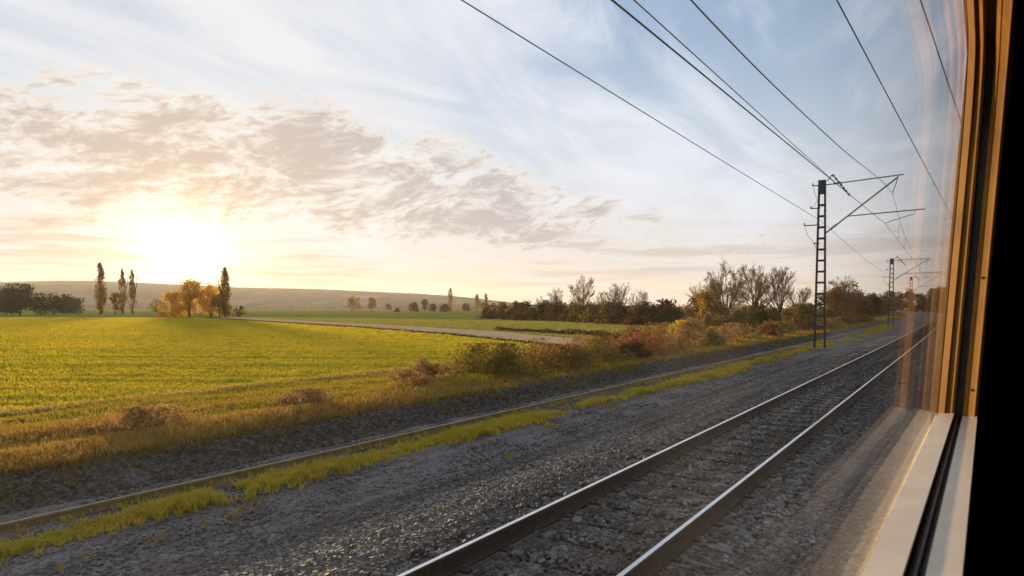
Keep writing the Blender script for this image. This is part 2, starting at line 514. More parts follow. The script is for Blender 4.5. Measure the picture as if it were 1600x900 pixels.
# ------------------------------------------------------------------ the land
def disc(name, r, z, mat):
    n = 96
    rs = [0, 60, 150, 400, 1000, 2200, r]
    v = [(0, 0, z)]
    for q in rs[1:]:
        v += [(q * math.cos(2 * math.pi * k / n), q * math.sin(2 * math.pi * k / n), z) for k in range(n)]
    b = MB(); b.add(v, [[0, 1 + k, 1 + (k + 1) % n] for k in range(n)])
    for q in range(len(rs) - 2):
        a = 1 + q * n
        b.fs.append(np.array([[a + k, a + n + k, a + n + (k + 1) % n, a + (k + 1) % n] for k in range(n)]))
    return b.build(name, mat)


tag(disc('ground', 4200, -0.90, 'plain'), kind='structure')


def sheet(name, pts, z, mat):
    import bmesh
    bm = bmesh.new()
    f = bm.faces.new([bm.verts.new((p[0], p[1], z)) for p in pts])
    if f.normal.z < 0: f.normal_flip()
    bmesh.ops.triangulate(bm, faces=bm.faces[:])
    me = bpy.data.meshes.new(name); bm.to_mesh(me); bm.free()
    me.materials.append(M[mat])
    o = link(name, me)
    tag(o, kind='structure')
    return o


track_low = [(-24.0, 47.6), (-29.2, 50.1), (-51.5, 64.0), (-82.5, 79.3), (-120, 94.5), (-164.3, 113.3), (-205, 130)]
track_up = [(-24.5, 57.0), (-31, 61), (-53.5, 77.5), (-94.7, 97.8), (-140, 117), (-191, 139), (-215, 149)]
FIELD = [(-22.9, -30), (-22.9, 46.5)] + track_low + [(-279, 99), (-330, 60), (-300, -60), (-120, -60)]
sheet('crop_field', FIELD, -0.80, 'field')
sheet('dirt_track', track_low + track_up[::-1], -0.79, 'dirt')
MIDDLE = [(x, y) for x, y in track_up] + [(-150, 152), (-70, 140), (-45, 122), (-27.5, 90), (-24.5, 66)]
sheet('pale_field', MIDDLE, -0.80, 'pale_field')

ys = np.concatenate([np.arange(-14, 60, 0.5), np.arange(60, 160, 2.0), np.arange(160, 520, 8.0)])
BX = [9, 6.2, 5.0, 3.2, 1.6, 0.2, -0.8, -1.3, -1.75, -2.31, -3.06, -3.81, -4.6, -5.0, -5.5, -6.0, -6.35, -6.6]
BZ = [-.85, -.40, -.10, -.03, -.02, -.05, -.10, -.10, -.05, -.02, -.03, -.02, -.02, -.06, -.16, -.25, -.31, -.36]
tag(grid_strip('ballast_bed', BX, BZ, ys, 'ballast', 0.35, 0.05, 3), kind='structure')
PX = np.linspace(-6.2, -10.95, 14)
tag(grid_strip('gravel_path', PX, [-.30] * 14, ys, 'path', 0, 0.04, 5), kind='structure')
VX = [-10.8, -11.0, -11.5, -12.5, -14, -16, -18, -20, -22, -23.4, -24.2]
VZ = [-.34, -.03, -.01, -.02, -.10, -.25, -.42, -.58, -.72, -.79, -.95]
tag(grid_strip('verge_bank', VX, VZ, ys, 'verge', 0, 0.10, 9), kind='structure')


def base_z(x, y):
    """height of the railway ground at x, y"""
    u = x - bend(y)
    z = np.interp(-u, [-9, -6.2, -5, -3.2, -1.6, -.2, .8, 1.3, 1.75, 2.31, 3.06, 3.81, 4.6, 5.0, 5.5, 6.0, 6.35, 10.8, 11.0, 11.5, 12.5, 14, 16, 18, 20, 22, 23.4],
                  [-.85, -.40, -.10, -.03, -.02, -.05, -.10, -.10, -.05, -.02, -.03, -.02, -.02, -.06, -.16, -.25, -.30, -.30, -.03, -.01, -.02, -.10, -.25, -.42, -.58, -.72, -.79])
    return z


# hills on the horizon
def hills():
    az_px = [(-900, 448), (-600, 440), (-300, 446), (-150, 441), (0, 441), (60, 438.5), (130, 438), (200, 440.5), (300, 445), (370, 449), (450, 450), (520, 452), (570, 455),
             (620, 456.5), (680, 460), (740, 464.5), (775, 469.5), (800, 473), (850, 476), (930, 478), (1100, 479)]
    xs_ = np.array([p[0] for p in az_px]); hs_ = np.array([(482 - p[1]) for p in az_px]) / 1066.7
    n, m = 260, 26
    px = np.linspace(-900, 1100, n)
    hh = np.interp(px, xs_, hs_)
    hh = np.convolve(np.pad(hh, 4, 'edge'), np.ones(9) / 9, 'valid')
    tx = (px - 800) / 1066.7
    s, c = math.sin(PHI), math.cos(PHI)
    b = MB()
    V = np.zeros((m, n, 3))
    for j in range(m):
        t = j / (m - 1)
        Z = 2450 + 1150 * t                      # depth from the viewer, the crest at 3000
        k = math.sin(min(1.0, t / 0.62) * math.pi / 2) ** 1.3 if t < 0.62 else math.cos((t - 0.62) / 0.38 * 1.25)
        X = tx * Z
        H = hh * 3160 * k
        H = H * (1 + 0.16 * (vnoise(px / 70.0 + 5, np.full(n, t * 5.0), 4) - 0.5) * min(1, (0.62 - t) * 3 if t < 0.62 else 0))
        if t > 0.35: H = H + 2.2 * (vnoise(px / 4.0, np.full(n, t * 9), 8) - 0.5) * k   # tree tops on the crest
        V[j, :, 0] = X * c - Z * s
        V[j, :, 1] = X * s + Z * c
        V[j, :, 2] = -1.2 + H + CAM_Z * 0.5 * k
    i = np.arange(m - 1)[:, None] * n; q = np.arange(n - 1)[None]
    b.add(V.reshape(-1, 3), np.stack([i + q, i + q + 1, i + q + n + 1, i + q + n], -1).reshape(-1, 4))
    m_, nb = new_mat('hill')
    P = pos(nb)
    cell = nb.voro(nb.v('MULTIPLY', P, (1, 1, 3)), 0.0042, 'F1', 'Color')
    cc = nb.sep(cell)
    fld = nb.mix(cc[1], (0.075, 0.070, 0.060), (0.12, 0.10, 0.085))
    wood = nb.mix(nb.ss(nb.noise(P, 0.02, 5, 0.6), 0.35, 0.65), (0.028, 0.027, 0.032), (0.048, 0.042, 0.044))  # bluish tint of the haze is put into the wood tones
    px_, py_, pz_ = nb.sep(P)
    f = nb.ss(nb.m('ADD', cc[0], nb.m('MULTIPLY', pz_, 0.007)), 0.42, 0.46)
    M['hill'] = finish(m_, nb, principled(nb, nb.mix(f, fld, wood), 0.95, 0, nb.noise(P, 0.06, 5, 0.6), 0.8, 3.0, 0.1))
    o = b.build('hills', 'hill', smooth=True)
    tag(o, kind='structure')


hills()

# ------------------------------------------------------------------ air
hz = MB(); hz.box(-4600, 4600, -4600, 4600, -2.2, 150)
m_, nb = new_mat('haze')
vol = nb.n.new('ShaderNodeVolumePrincipled')
vol.inputs['Color'].default_value = (0.97, 0.92, 0.85, 1)
vol.inputs['Density'].default_value = 0.00007
vol.inputs['Anisotropy'].default_value = 0.44
o_ = nb.n.new('ShaderNodeOutputMaterial'); nb.l.new(vol.outputs[0], o_.inputs['Volume'])
M['haze'] = m_
tag(hz.build('haze', 'haze'), kind='stuff')

# ------------------------------------------------------------------ the railway track
RAIL_PROFILE = [(-.075, 0), (.075, 0), (.075, .012), (.012, .030), (.0085, .045), (.0085, .118), (.036, .132), (.036, .166), (.030, .172), (-.030, .172), (-.036, .166), (-.036, .132), (-.0085, .118), (-.0085, .045), (-.012, .030), (-.075, .012)]


def sweep(profile, xoff, zoff, ys_, closed=True):
    p = np.array(profile, float); k = len(p); ys_ = np.asarray(ys_, float)
    v = np.zeros((len(ys_), k, 3))
    v[:, :, 0] = p[None, :, 0] + xoff + bend(ys_)[:, None]
    v[:, :, 1] = ys_[:, None]
    v[:, :, 2] = p[None, :, 1] + zoff
    i = np.arange(len(ys_) - 1)[:, None] * k; j = np.arange(k)[None]; jj = (j + 1) % k
    f = np.stack([i + j, i + jj, i + k + jj, i + k + j], -1).reshape(-1, 4)
    return v.reshape(-1, 3), f


track = tag(empty('railway_track', (0, 0, 0)), 'railway track with two shiny rails running beside the train into the distance', 'railway track')
rail_y = np.concatenate([np.arange(-12, 60, 4.0), np.arange(60, 460, 6.0)])
for x in (-2.31, -3.81):
    v, f = sweep(RAIL_PROFILE, x, 0.0, rail_y)
    r = MB().add(v, f).build('rail', 'rail', track)
    v, f = sweep([(-.022, .1715), (.022, .1715), (.020, .1742), (-.020, .1742)], x, 0.0, rail_y)
    MB().add(v, f).build('running_surface', 'rail_top', r)
sl = MB()
prof = [(-1.3, -.2), (1.3, -.2), (1.3, -.03), (1.0, 0.0), (.5, 0.0), (.3, -.03), (-.3, -.03), (-.5, 0.0), (-1.0, 0.0), (-1.3, -.03)]
for s0, s1, w in ((0, 1, 1),):
    k = len(prof)
    v = [(p[0], -.13 if p[1] < -.1 else -.105, p[1]) for p in prof] + [(p[0], .13 if p[1] < -.1 else .105, p[1]) for p in prof]
    sl.add(v, [[i, (i + 1) % k, k + (i + 1) % k, k + i] for i in range(k)])
    sl.fs.append(np.array([[0, 9, 1], [9, 8, 1], [8, 2, 1], [8, 3, 2], [8, 7, 3], [7, 4, 3], [7, 6, 4], [6, 5, 4]]))
    sl.fs.append(np.array([[0, 9, 1], [9, 8, 1], [8, 2, 1], [8, 3, 2], [8, 7, 3], [7, 4, 3], [7, 6, 4], [6, 5, 4]])[:, ::-1] + k)
sl_me = sl.mesh('sleeper', 'sleeper')
cl_b = MB()
cl_b.box(-.05, .05, -.045, .045, 0, .022); cl_b.tube([(-.04, -.05, .02), (-.045, 0, .045), (-.04, .05, .02)], .011, 5)
cl_me = cl_b.mesh('clip', 'clip')
for i, y in enumerate(np.arange(1.0, 150, 0.64)):
    o = link('sleeper', sl_me, track, (-3.06 + float(bend(y)), y, -.004 + 0.006 * math.sin(i * 1.7)))
    o.rotation_euler[2] = 0.006 * math.sin(i * 2.3)
    if 2 < y < 26:
        for dx in (-.75 - .115, -.75 + .115, .75 - .115, .75 + .115):
            link('clip', cl_me, o, (dx, 0, .001))


# ------------------------------------------------------------------ ballast stones
def stones(name, P, size, mat, flat=0.7, tone=None):
    n = len(P)
    cube = np.array([(-1, -1, -1), (1, -1, -1), (1, 1, -1), (-1, 1, -1), (-1, -1, 1), (1, -1, 1), (1, 1, 1), (-1, 1, 1)], float) * 0.5
    v = cube[None] * (1 + 0.55 * (rng.random((n, 8, 3)) - 0.5))
    v = v * (0.7 + 0.6 * rng.random((n, 1, 3)))
    q = rng.normal(size=(n, 4)); q /= np.linalg.norm(q, axis=1)[:, None]
    w, x, y, z = q.T
    Rm = np.stack([1 - 2 * (y * y + z * z), 2 * (x * y - z * w), 2 * (x * z + y * w), 2 * (x * y + z * w), 1 - 2 * (x * x + z * z), 2 * (y * z - x * w), 2 * (x * z - y * w), 2 * (y * z + x * w), 1 - 2 * (x * x + y * y)], -1).reshape(n, 3, 3)
    v = np.einsum('nij,nkj->nki', Rm, v) * size[:, None, None]
    v[:, :, 2] *= flat
    v += P[:, None]
    f = np.array([[0, 3, 2, 1], [4, 5, 6, 7], [0, 1, 5, 4], [1, 2, 6, 5], [2, 3, 7, 6], [3, 0, 4, 7]])
    F = (f[None] + (np.arange(n) * 8)[:, None, None]).reshape(-1, 4)
    b = MB().add(v.reshape(-1, 3), F)
    me = b.mesh(name, mat)
    t = rng.random(n) ** 1.6 if tone is None else tone
    at = me.attributes.new('tone', 'FLOAT', 'POINT')
    at.data.foreach_set('value', np.repeat(t, 8).astype(np.float32))
    return link(name, me)


def in_view(x, y, lo=-40.0, hi=37.0):
    a = np.degrees(np.arctan2(-x, y))
    return (a > 33.4 - hi - 2) & (a < 33.4 + hi + 4)


# dense near the camera, thinning out where the stones fall below a pixel
N = 165000
yy = 2.2 + 40 * rng.random(N) ** 2.1
xx = -0.2 - 6.5 * rng.random(N)
keep = in_view(xx, yy) & (np.hypot(xx, yy) > 3.5)
xx, yy = xx[keep], yy[keep]
dd = np.hypot(xx, yy)
sz = (0.028 + 0.026 * rng.random(len(xx))) * (1 + np.clip((dd - 10) / 40, 0, 0.8))
u = np.abs(xx + 3.06)
on_rail = (np.abs(np.abs(xx + 3.06) - .75) < .11)
ph = ((yy - 1.0 + 0.32) % 0.64) - 0.32
on_sleeper = (np.abs(ph) < .12) & (u < 1.32)
keep = ~on_rail & (~on_sleeper | (rng.random(len(xx)) < np.where(u < .45, .40, .10)))
xx, yy, sz, on_sleeper = xx[keep], yy[keep], sz[keep], on_sleeper[keep]
P = np.stack([xx, yy, base_z(xx, yy) + sz * 0.12 + np.where(on_sleeper, .03, 0) + 0.02 * (vnoise(xx * 2.3, yy * 0.8, 21) - 0.35)], -1)
tone = np.clip(rng.random(len(xx)) ** 1.7 * (0.55 + 0.9 * vnoise(xx * 2.2, yy * 0.25, 31)), 0, 1)
tag(stones('ballast_stones', P, sz, 'stone', 0.75, tone), 'grey crushed stone ballast around the two rails', 'ballast', kind='stuff')
N = 26000
yy = 2.0 + 36 * rng.random(N) ** 1.6
xx = -6.2 - 4.6 * rng.random(N)
keep = in_view(xx, yy); xx, yy = xx[keep], yy[keep]
sz = 0.016 + 0.03 * rng.random(len(xx)) ** 2
P = np.stack([xx, yy, base_z(xx, yy) + sz * 0.15], -1)
tag(stones('path_gravel', P, sz, 'stone', 0.7, 0.1 + 0.5 * rng.random(len(xx))), 'fine grey gravel on the path beside the ballast', 'gravel', kind='stuff')

# ------------------------------------------------------------------ old rail and gravel bank
old = tag(empty('old_rail', (0, 0, -.30)), 'thin rusty old rail lying along the grey gravel path', 'rail')
v, f = sweep([(-.05, 0), (.05, 0), (.05, .012), (.012, .02), (.012, .075), (.03, .085), (.03, .115), (-.03, .115), (-.03, .085), (-.012, .075), (-.012, .02), (-.05, .012)], -9.45, 0, np.arange(-6, 120, 3.0))
MB().add(v, f).build('rail_body', 'old_rail', old)
for y in np.arange(4, 60, 9.0):
    link('joint_plate', MB().box(-.045, -.013, -.25, .25, .03, .075).mesh('joint_plate', 'old_rail'), old, (-9.45 + float(bend(y)), y, 0))

# dark gravel bank under the verge, with larger stones along its top edge
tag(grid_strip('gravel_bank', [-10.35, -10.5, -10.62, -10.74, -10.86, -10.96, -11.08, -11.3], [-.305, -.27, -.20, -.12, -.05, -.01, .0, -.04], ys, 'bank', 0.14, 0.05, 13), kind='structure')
N = 42000
yy = 2.0 + 60 * rng.random(N) ** 1.7
t_ = rng.random(N)
xx = -10.25 - .95 * t_ + .12 * (vnoise(yy * .35, yy * 0 + 3, 13) - .5) + bend(yy)
zz = np.interp(-(xx - bend(yy)), [10.2, 10.35, 10.5, 10.62, 10.74, 10.86, 10.96, 11.2], [-.30, -.305, -.27, -.20, -.12, -.05, -.01, .0])
sz = (0.024 + 0.05 * rng.random(N) ** 2) * (1 + yy / 60)
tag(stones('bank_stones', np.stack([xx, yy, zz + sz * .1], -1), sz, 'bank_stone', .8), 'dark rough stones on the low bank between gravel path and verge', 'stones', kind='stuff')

# ------------------------------------------------------------------ grass
def blades(name, P, h, w, nb_, mat, lean=0.5, label=None, cat='grass', spread=None):
    """tufts of triangular blades: P tuft feet, h height, w tuft width"""
    n = len(P)
    P = np.repeat(P, nb_, 0); h = np.repeat(h, nb_) * (0.55 + 0.6 * rng.random(n * nb_)); w = np.repeat(w, nb_)
    a = rng.random(n * nb_) * 2 * math.pi
    r_ = w * np.sqrt(rng.random(n * nb_)) * 0.6
    foot = P + np.stack([np.cos(a) * r_, np.sin(a) * r_, 0 * a - 0.01], -1)
    t = rng.random(n * nb_) * 2 * math.pi
    bw = np.maximum(w * 0.14, 0.006) * (0.7 + 0.6 * rng.random(n * nb_))
    side = np.stack([np.cos(t) * bw, np.sin(t) * bw, 0 * t], -1)
    la = rng.random(n * nb_) * 2 * math.pi
    lf = lean * h * rng.random(n * nb_)
    bend_ = np.stack([np.cos(la) * lf, np.sin(la) * lf, 0 * la], -1)
    up = np.stack([0 * h, 0 * h, h], -1)
    V = np.stack([foot - side, foot + side, foot + side * .75 + up * .6 + bend_ * .4, foot - side * .75 + up * .6 + bend_ * .4, foot + up + bend_], 1).reshape(-1, 3)
    k = np.arange(n * nb_)[:, None] * 5
    b = MB(); b.add(V, k + np.array([[0, 1, 2, 3]])); b.fs.append(k + np.array([[3, 2, 4]]))
    o = b.build(name, mat)
    tag(o, label, cat, kind='stuff')
    return o


def inside(poly, x, y):
    c = np.zeros(len(x), bool)
    n = len(poly)
    for i in range(n):
        (x0, y0), (x1, y1) = poly[i], poly[(i + 1) % n]
        hit = ((y0 > y) != (y1 > y)) & (x < (x1 - x0) * (y - y0) / (y1 - y0 + 1e-12) + x0)
        c ^= hit
    return c


def scatter_polar(n, r0, r1, a0=-6, a1=76):
    r = r0 * (r1 / r0) ** rng.random(n)
    a = np.radians(a0 + (a1 - a0) * rng.random(n))
    return -r * np.sin(a), r * np.cos(a), r


x, y, r = scatter_polar(95000, 22, 330, 28, 76)
k = inside(FIELD, x, y)
x, y, r = x[k], y[k], r[k]
nrm = (-0.50, 0.866)
pr = x * nrm[0] + y * nrm[1]
row = vnoise(pr * 1.1, (x * .866 + y * .5) * 0.02, 41) * .6 + vnoise(pr * 3.7, (x * .866 + y * .5) * 0.05, 42) * .4
tram = (np.abs((pr % 13.0) - 5.5) < 0.30) | (np.abs((pr % 13.0) - 7.4) < 0.30)
k = ~tram | (rng.random(len(x)) < .15)
x, y, r, row = x[k], y[k], r[k], row[k]
blades('crop_grass', np.stack([x, y, np.full(len(x), -.80)], -1), 0.11 + 0.11 * row + 0.0004 * r, 0.0075 * r, 5, 'crop', 0.55, 'yellow green young crop covering the field left of the railway', 'crop')
x, y, r = scatter_polar(42000, 55, 280, 14, 60)
k = inside(MIDDLE, x, y)
x, y, r = x[k], y[k], r[k]
blades('pasture_grass', np.stack([x, y, np.full(len(x), -.80)], -1), 0.10 + 0.12 * vnoise(x * .3, y * .3, 5), 0.008 * r, 4, 'pale_grass', 0.5, 'pale dry grass on the field beyond the dirt track')

# verge: green and dry grass in patches
x, y, r = scatter_polar(100000, 11, 230, -3, 76)
u = x - bend(y)
k = (u < -11.05) & (u > -23.6)
x, y, r, u = x[k], y[k], r[k], u[k]
dry = vnoise(u * .35, y * .12, 51) * .6 + vnoise(u * 1.1, y * .5, 52) * .4 + np.interp(-u, [11, 13, 17, 23], [.12, .05, -.10, -.06])
z = base_z(x, y)
hh = 0.09 + 0.20 * vnoise(u * .6, y * .35, 53) * np.interp(-u, [11, 12.5, 16, 23], [.7, 1.2, .9, .8])
m1 = dry > .54
blades('dry_verge_grass', np.stack([x, y, z], -1)[m1], hh[m1] * 1.15, 0.0085 * r[m1], 6, 'verge_dry', 0.8, 'dry orange brown grass along the verge behind the dark gravel bank')
blades('green_verge_grass', np.stack([x, y, z], -1)[~m1], hh[~m1], 0.0085 * r[~m1], 6, 'verge_green', 0.7, 'rough olive green grass on the verge between gravel bank and field')
# sparse weeds creeping down the gravel bank and out onto the path
N = 5200
y = 2 + 70 * rng.random(N) ** 1.4
u = -11.15 + .75 * rng.random(N) ** 2.2
k = vnoise(u * 2.0, y * .45, 57) * .6 + vnoise(u * 6, y * 2.2, 58) * .4 > .50
y, u = y[k], u[k]
blades('bank_weeds', np.stack([u + bend(y), y, np.interp(-u, [10.35, 10.5, 10.62, 10.74, 10.86, 10.96, 11.2], [-.31, -.28, -.21, -.13, -.06, -.02, -.01])], -1), 0.06 + .13 * rng.random(len(y)), 0.07 + .005 * y, 6, 'bank_weed', 1.0, 'thin olive weeds creeping down the dark gravel bank')
# yellow edge of the field
x = -22.9 + rng.normal(0, .35, 5000); y = 6 + 44 * rng.random(5000)
blades('field_edge_grass', np.stack([x, y, np.full(5000, -.78)], -1), 0.14 + .14 * rng.random(5000), np.full(5000, .25), 5, 'edge_straw', 0.8, 'narrow straw coloured line of grass where the field meets the bank')

# the grass strip on the gravel path
N = 9000
y = 1.5 + 46 * rng.random(N) ** 1.25
cen = -8.55 + 0.35 * (vnoise(y * .12, y * 0, 61) - .5) * 2
x = cen + rng.normal(0, .165, N) * (0.4 + 1.1 * vnoise(y * .3, y * 0 + 9, 62))
k = (vnoise(y * .5, x * .9, 63) * .6 + vnoise(y * 1.9, x * 3.1, 67) * .4) > .32
x, y = x[k], y[k]
blades('path_grass', np.stack([x, y, np.full(len(x), -.31)], -1), 0.05 + 0.15 * vnoise(x * 1.5, y * .8, 64), 0.06 + .004 * y, 8, 'strip_grass', 0.9, 'yellow green strip of low grass growing along the gravel path')
N = 2600
y = 1.5 + 46 * rng.random(N) ** 1.2
x = -8.55 + rng.normal(0, .55, N)
k = vnoise(y * 1.2, x * 2.4, 68) > .5
x, y = x[k], y[k]
blades('path_dead_grass', np.stack([x, y, np.full(len(x), -.31)], -1), 0.05 + 0.14 * rng.random(len(x)), 0.05 + .004 * y, 5, 'verge_dry', 1.2, 'sparse dead straw among the grass strip on the gravel path')
N = 5000
y = 48 + 80 * rng.random(N)
x = -8.6 + rng.normal(0, .55, N) + bend(y)
k = vnoise(y * .25, x * .9, 65) > .45
x, y = x[k], y[k]
blades('far_path_grass', np.stack([x, y, np.full(len(x), -.31)], -1), 0.08 + 0.14 * rng.random(len(x)), 0.1 + .003 * y, 5, 'strip_grass', 0.9, 'broken yellow grass along the path beyond the nearest mast')
# weeds at the foot of the old rail
N = 1800
y = 2 + 60 * rng.random(N); x = -9.45 + rng.normal(0, .09, N)
k = vnoise(y * .4, x * 0, 66) > .42
x, y = x[k], y[k]
blades('rail_foot_weeds', np.stack([x, y, np.full(len(x), -.31)], -1), 0.06 + .08 * rng.random(len(x)), np.full(len(x), .09), 5, 'strip_grass', 0.8, 'small weeds at the foot of the thin old rail')


def along(pts, n, spread):
    pts = np.array(pts, float)
    d = np.linalg.norm(np.diff(pts, axis=0), axis=1); s_ = np.concatenate([[0], np.cumsum(d)])
    t = rng.random(n) * s_[-1]
    return np.interp(t, s_, pts[:, 0]) + rng.normal(0, spread, n), np.interp(t, s_, pts[:, 1]) + rng.normal(0, spread, n)


x, y = along(track_low[1:], 5200, .35)
blades('ditch_grass', np.stack([x, y - .6, np.full(len(x), -.80)], -1), 0.15 + .22 * rng.random(len(x)), 0.004 * np.hypot(x, y), 4, 'ditch', 0.6, 'dark rough grass in the ditch along the near side of the dirt track')  # dark blades stand in for the shadow of the low bank


# ------------------------------------------------------------------ trees
def rand_dir(n):
    d = rng.normal(size=(n, 3)); return d / np.linalg.norm(d, axis=1)[:, None]


def leaf_cards(b, C, size):
    """one folded leaf clump (two triangles) at every point of C"""
    n = len(C)
    a = rand_dir(n) * size[:, None]; c = rand_dir(n) * size[:, None]
    V = np.stack([C - a * .5, C + c * .5, C + a * .5, C - c * .45 + rand_dir(n) * size[:, None] * .2], 1).reshape(-1, 3)
    k = np.arange(n)[:, None] * 4
    b.add(V, k + np.array([[0, 1, 2, 3]]))


def limb(p, d, L, r0, r1, curve, n=4):
    pts = [np.array(p, float)]; d = np.array(d, float); d /= np.linalg.norm(d)
    for i in range(n):
        d = d + np.array(curve) / n + rng.normal(0, .07, 3); d /= np.linalg.norm(d)
        pts.append(pts[-1] + d * L / n)
    return np.array(pts), np.linspace(r0, r1, n + 1), d


def tree_root(name, loc, label, cat, group=None):
    return tag(empty(name, loc), label, cat, group)


def bare_tree(loc, H, W, label, leaf='leaf_brown', leaves=260, stems=1, group=None, cat='tree', name='bare_tree', twig='twig', leaf_size=.015):
    """open autumn tree: short trunk, fan of spreading limbs, fine twigs ending on a rounded outline, few leaves"""
    root = tree_root(name, loc, label, cat, group)
    tb, wb, lb = MB(), MB(), MB()
    tips = []
    th = H * random.uniform(.22, .32)
    pts, rad, d = limb((0, 0, -.15), (rng.normal(0, .05), rng.normal(0, .05), 1), th, H * .020, H * .014, (0, 0, .1), 4)
    rad[0] *= 1.4
    tb.tube(pts, rad, 7)
    cz, rz_, rx_ = H * .60, H * .41, W * .52

    def room(p, dr):
        """distance from p along dr to the crown outline"""
        q = np.array([(p[0]) / rx_, p[1] / rx_, (p[2] - cz) / rz_]); e = np.array([dr[0] / rx_, dr[1] / rx_, dr[2] / rz_])
        A, B, C_ = e @ e, 2 * q @ e, q @ q - 1
        D = B * B - 4 * A * C_
        return max(.04 * H, (-B + math.sqrt(D)) / (2 * A)) if D > 0 else .05 * H

    nl = random.randint(9, 11)
    for i in range(nl):
        az_ = 2 * math.pi * (i + random.random() * .6) / nl
        sp = random.uniform(.25, 1.0) if i > 1 else .1
        st = pts[0] + (pts[-1] - pts[0]) * random.uniform(.6, 1.0)
        dr = np.array((math.cos(az_) * sp, math.sin(az_) * sp, 1.0)); dr /= np.linalg.norm(dr)
        L = room(st, dr) * random.uniform(.82, 1.0)
        p2, r2, d2 = limb(st, dr, L, H * .0095, H * .0024, (0, 0, .05), 6)
        tb.tube(p2, r2, 5)
        for j in range(random.randint(8, 10)):
            k_ = random.uniform(.18, .95) * 6; i0 = min(5, int(k_)); q = p2[i0] + (p2[i0 + 1] - p2[i0]) * (k_ - i0)
            a2 = random.random() * 2 * math.pi
            dd = d2 + np.array((math.cos(a2), math.sin(a2), random.uniform(-.2, .35))) * random.uniform(.5, .95)
            dd /= np.linalg.norm(dd)
            L2 = min(room(q, dd) * random.uniform(.7, 1.0), H * .26)
            p3, r3, d3 = limb(q, dd, L2, H * .0040, H * .0014, (0, 0, .12), 4)
            wb.tube(p3, r3, 3, False)
            for q3 in range(7):
                kk = random.uniform(.2, .98) * 4; i1 = min(3, int(kk)); s3 = p3[i1] + (p3[i1 + 1] - p3[i1]) * (kk - i1)
                a3 = random.random() * 2 * math.pi
                d4 = d3 + np.array((math.cos(a3), math.sin(a3), random.uniform(-.1, .4))) * .7
                p4, r4, d5 = limb(s3, d4, min(room(s3, d4 / np.linalg.norm(d4)), H * .11) * random.uniform(.5, 1), H * .0021, H * .0011, (0, 0, .1), 2)
                wb.tube(p4, r4, 3, False)
                tips.append(p4[-1]); tips.append(p4[1])
                for q5 in range(2):
                    p6, r6, _ = limb(p4[1], d5 + rand_dir(1)[0] * .6, H * random.uniform(.025, .055), H * .0014, H * .0009, (0, 0, .1), 1)
                    wb.tube(p6, r6, 3, False); tips.append(p6[-1])
    tb.build('trunk', 'bark', root)
    cr = wb.build('crown', twig, root)
    tips = np.array(tips)
    if leaves:
        sel = tips[rng.integers(0, len(tips), leaves)] + rng.normal(0, H * .008, (leaves, 3))
        leaf_cards(lb, sel, H * leaf_size * (0.6 + .8 * rng.random(leaves)))
        lb.build('leaves', leaf, cr)
    return root


def lobes_crown(H, W, z0, n_lobes, n_cards, size, shape='round'):
    """leaf clumps gathered on many small lobes so that gaps stay between them"""
    cs = []
    for i in range(n_lobes):
        t = (i + .5) / n_lobes
        if shape == 'round':
            zc = z0 + (H - z0) * random.uniform(.12, .92)
            f_ = (zc - z0) / (H - z0)
            rr = W * .5 * math.sqrt(max(0.05, 1 - (2 * f_ - .85) ** 2 / 1.45)) * math.sqrt(random.random()) * .86
            cr = W * random.uniform(.13, .22)
        elif shape == 'column':
            f_ = random.random() ** .9
            zc = z0 + (H - z0) * f_
            prof_ = min(1, f_ * 3.2 + .35) * (1 - f_ ** 2.6) ** .8
            rr = W * .42 * prof_ * math.sqrt(random.random())
            cr = W * random.uniform(.12, .22) * (0.35 + .65 * prof_)
        else:  # low mound
            f_ = random.random() ** 1.3
            zc = z0 + (H - z0) * f_ * .88
            rr = W * .5 * math.sqrt(max(.03, 1 - f_ ** 1.6)) * math.sqrt(random.random())
            cr = W * random.uniform(.09, .2)
        a = random.random() * 2 * math.pi
        cs.append((rr * math.cos(a), rr * math.sin(a), zc, cr))
    cs = np.array(cs)
    k = rng.integers(0, n_lobes, n_cards)
    d = rand_dir(n_cards) * (rng.random(n_cards) ** .4)[:, None] * cs[k, 3][:, None]
    if shape == 'column': d[:, 2] *= 2.6
    C = cs[k, :3] + d
    C[:, 2] = np.clip(C[:, 2], 0.05, H * 1.02)
    return C, size * (0.6 + 0.8 * rng.random(n_cards)), cs


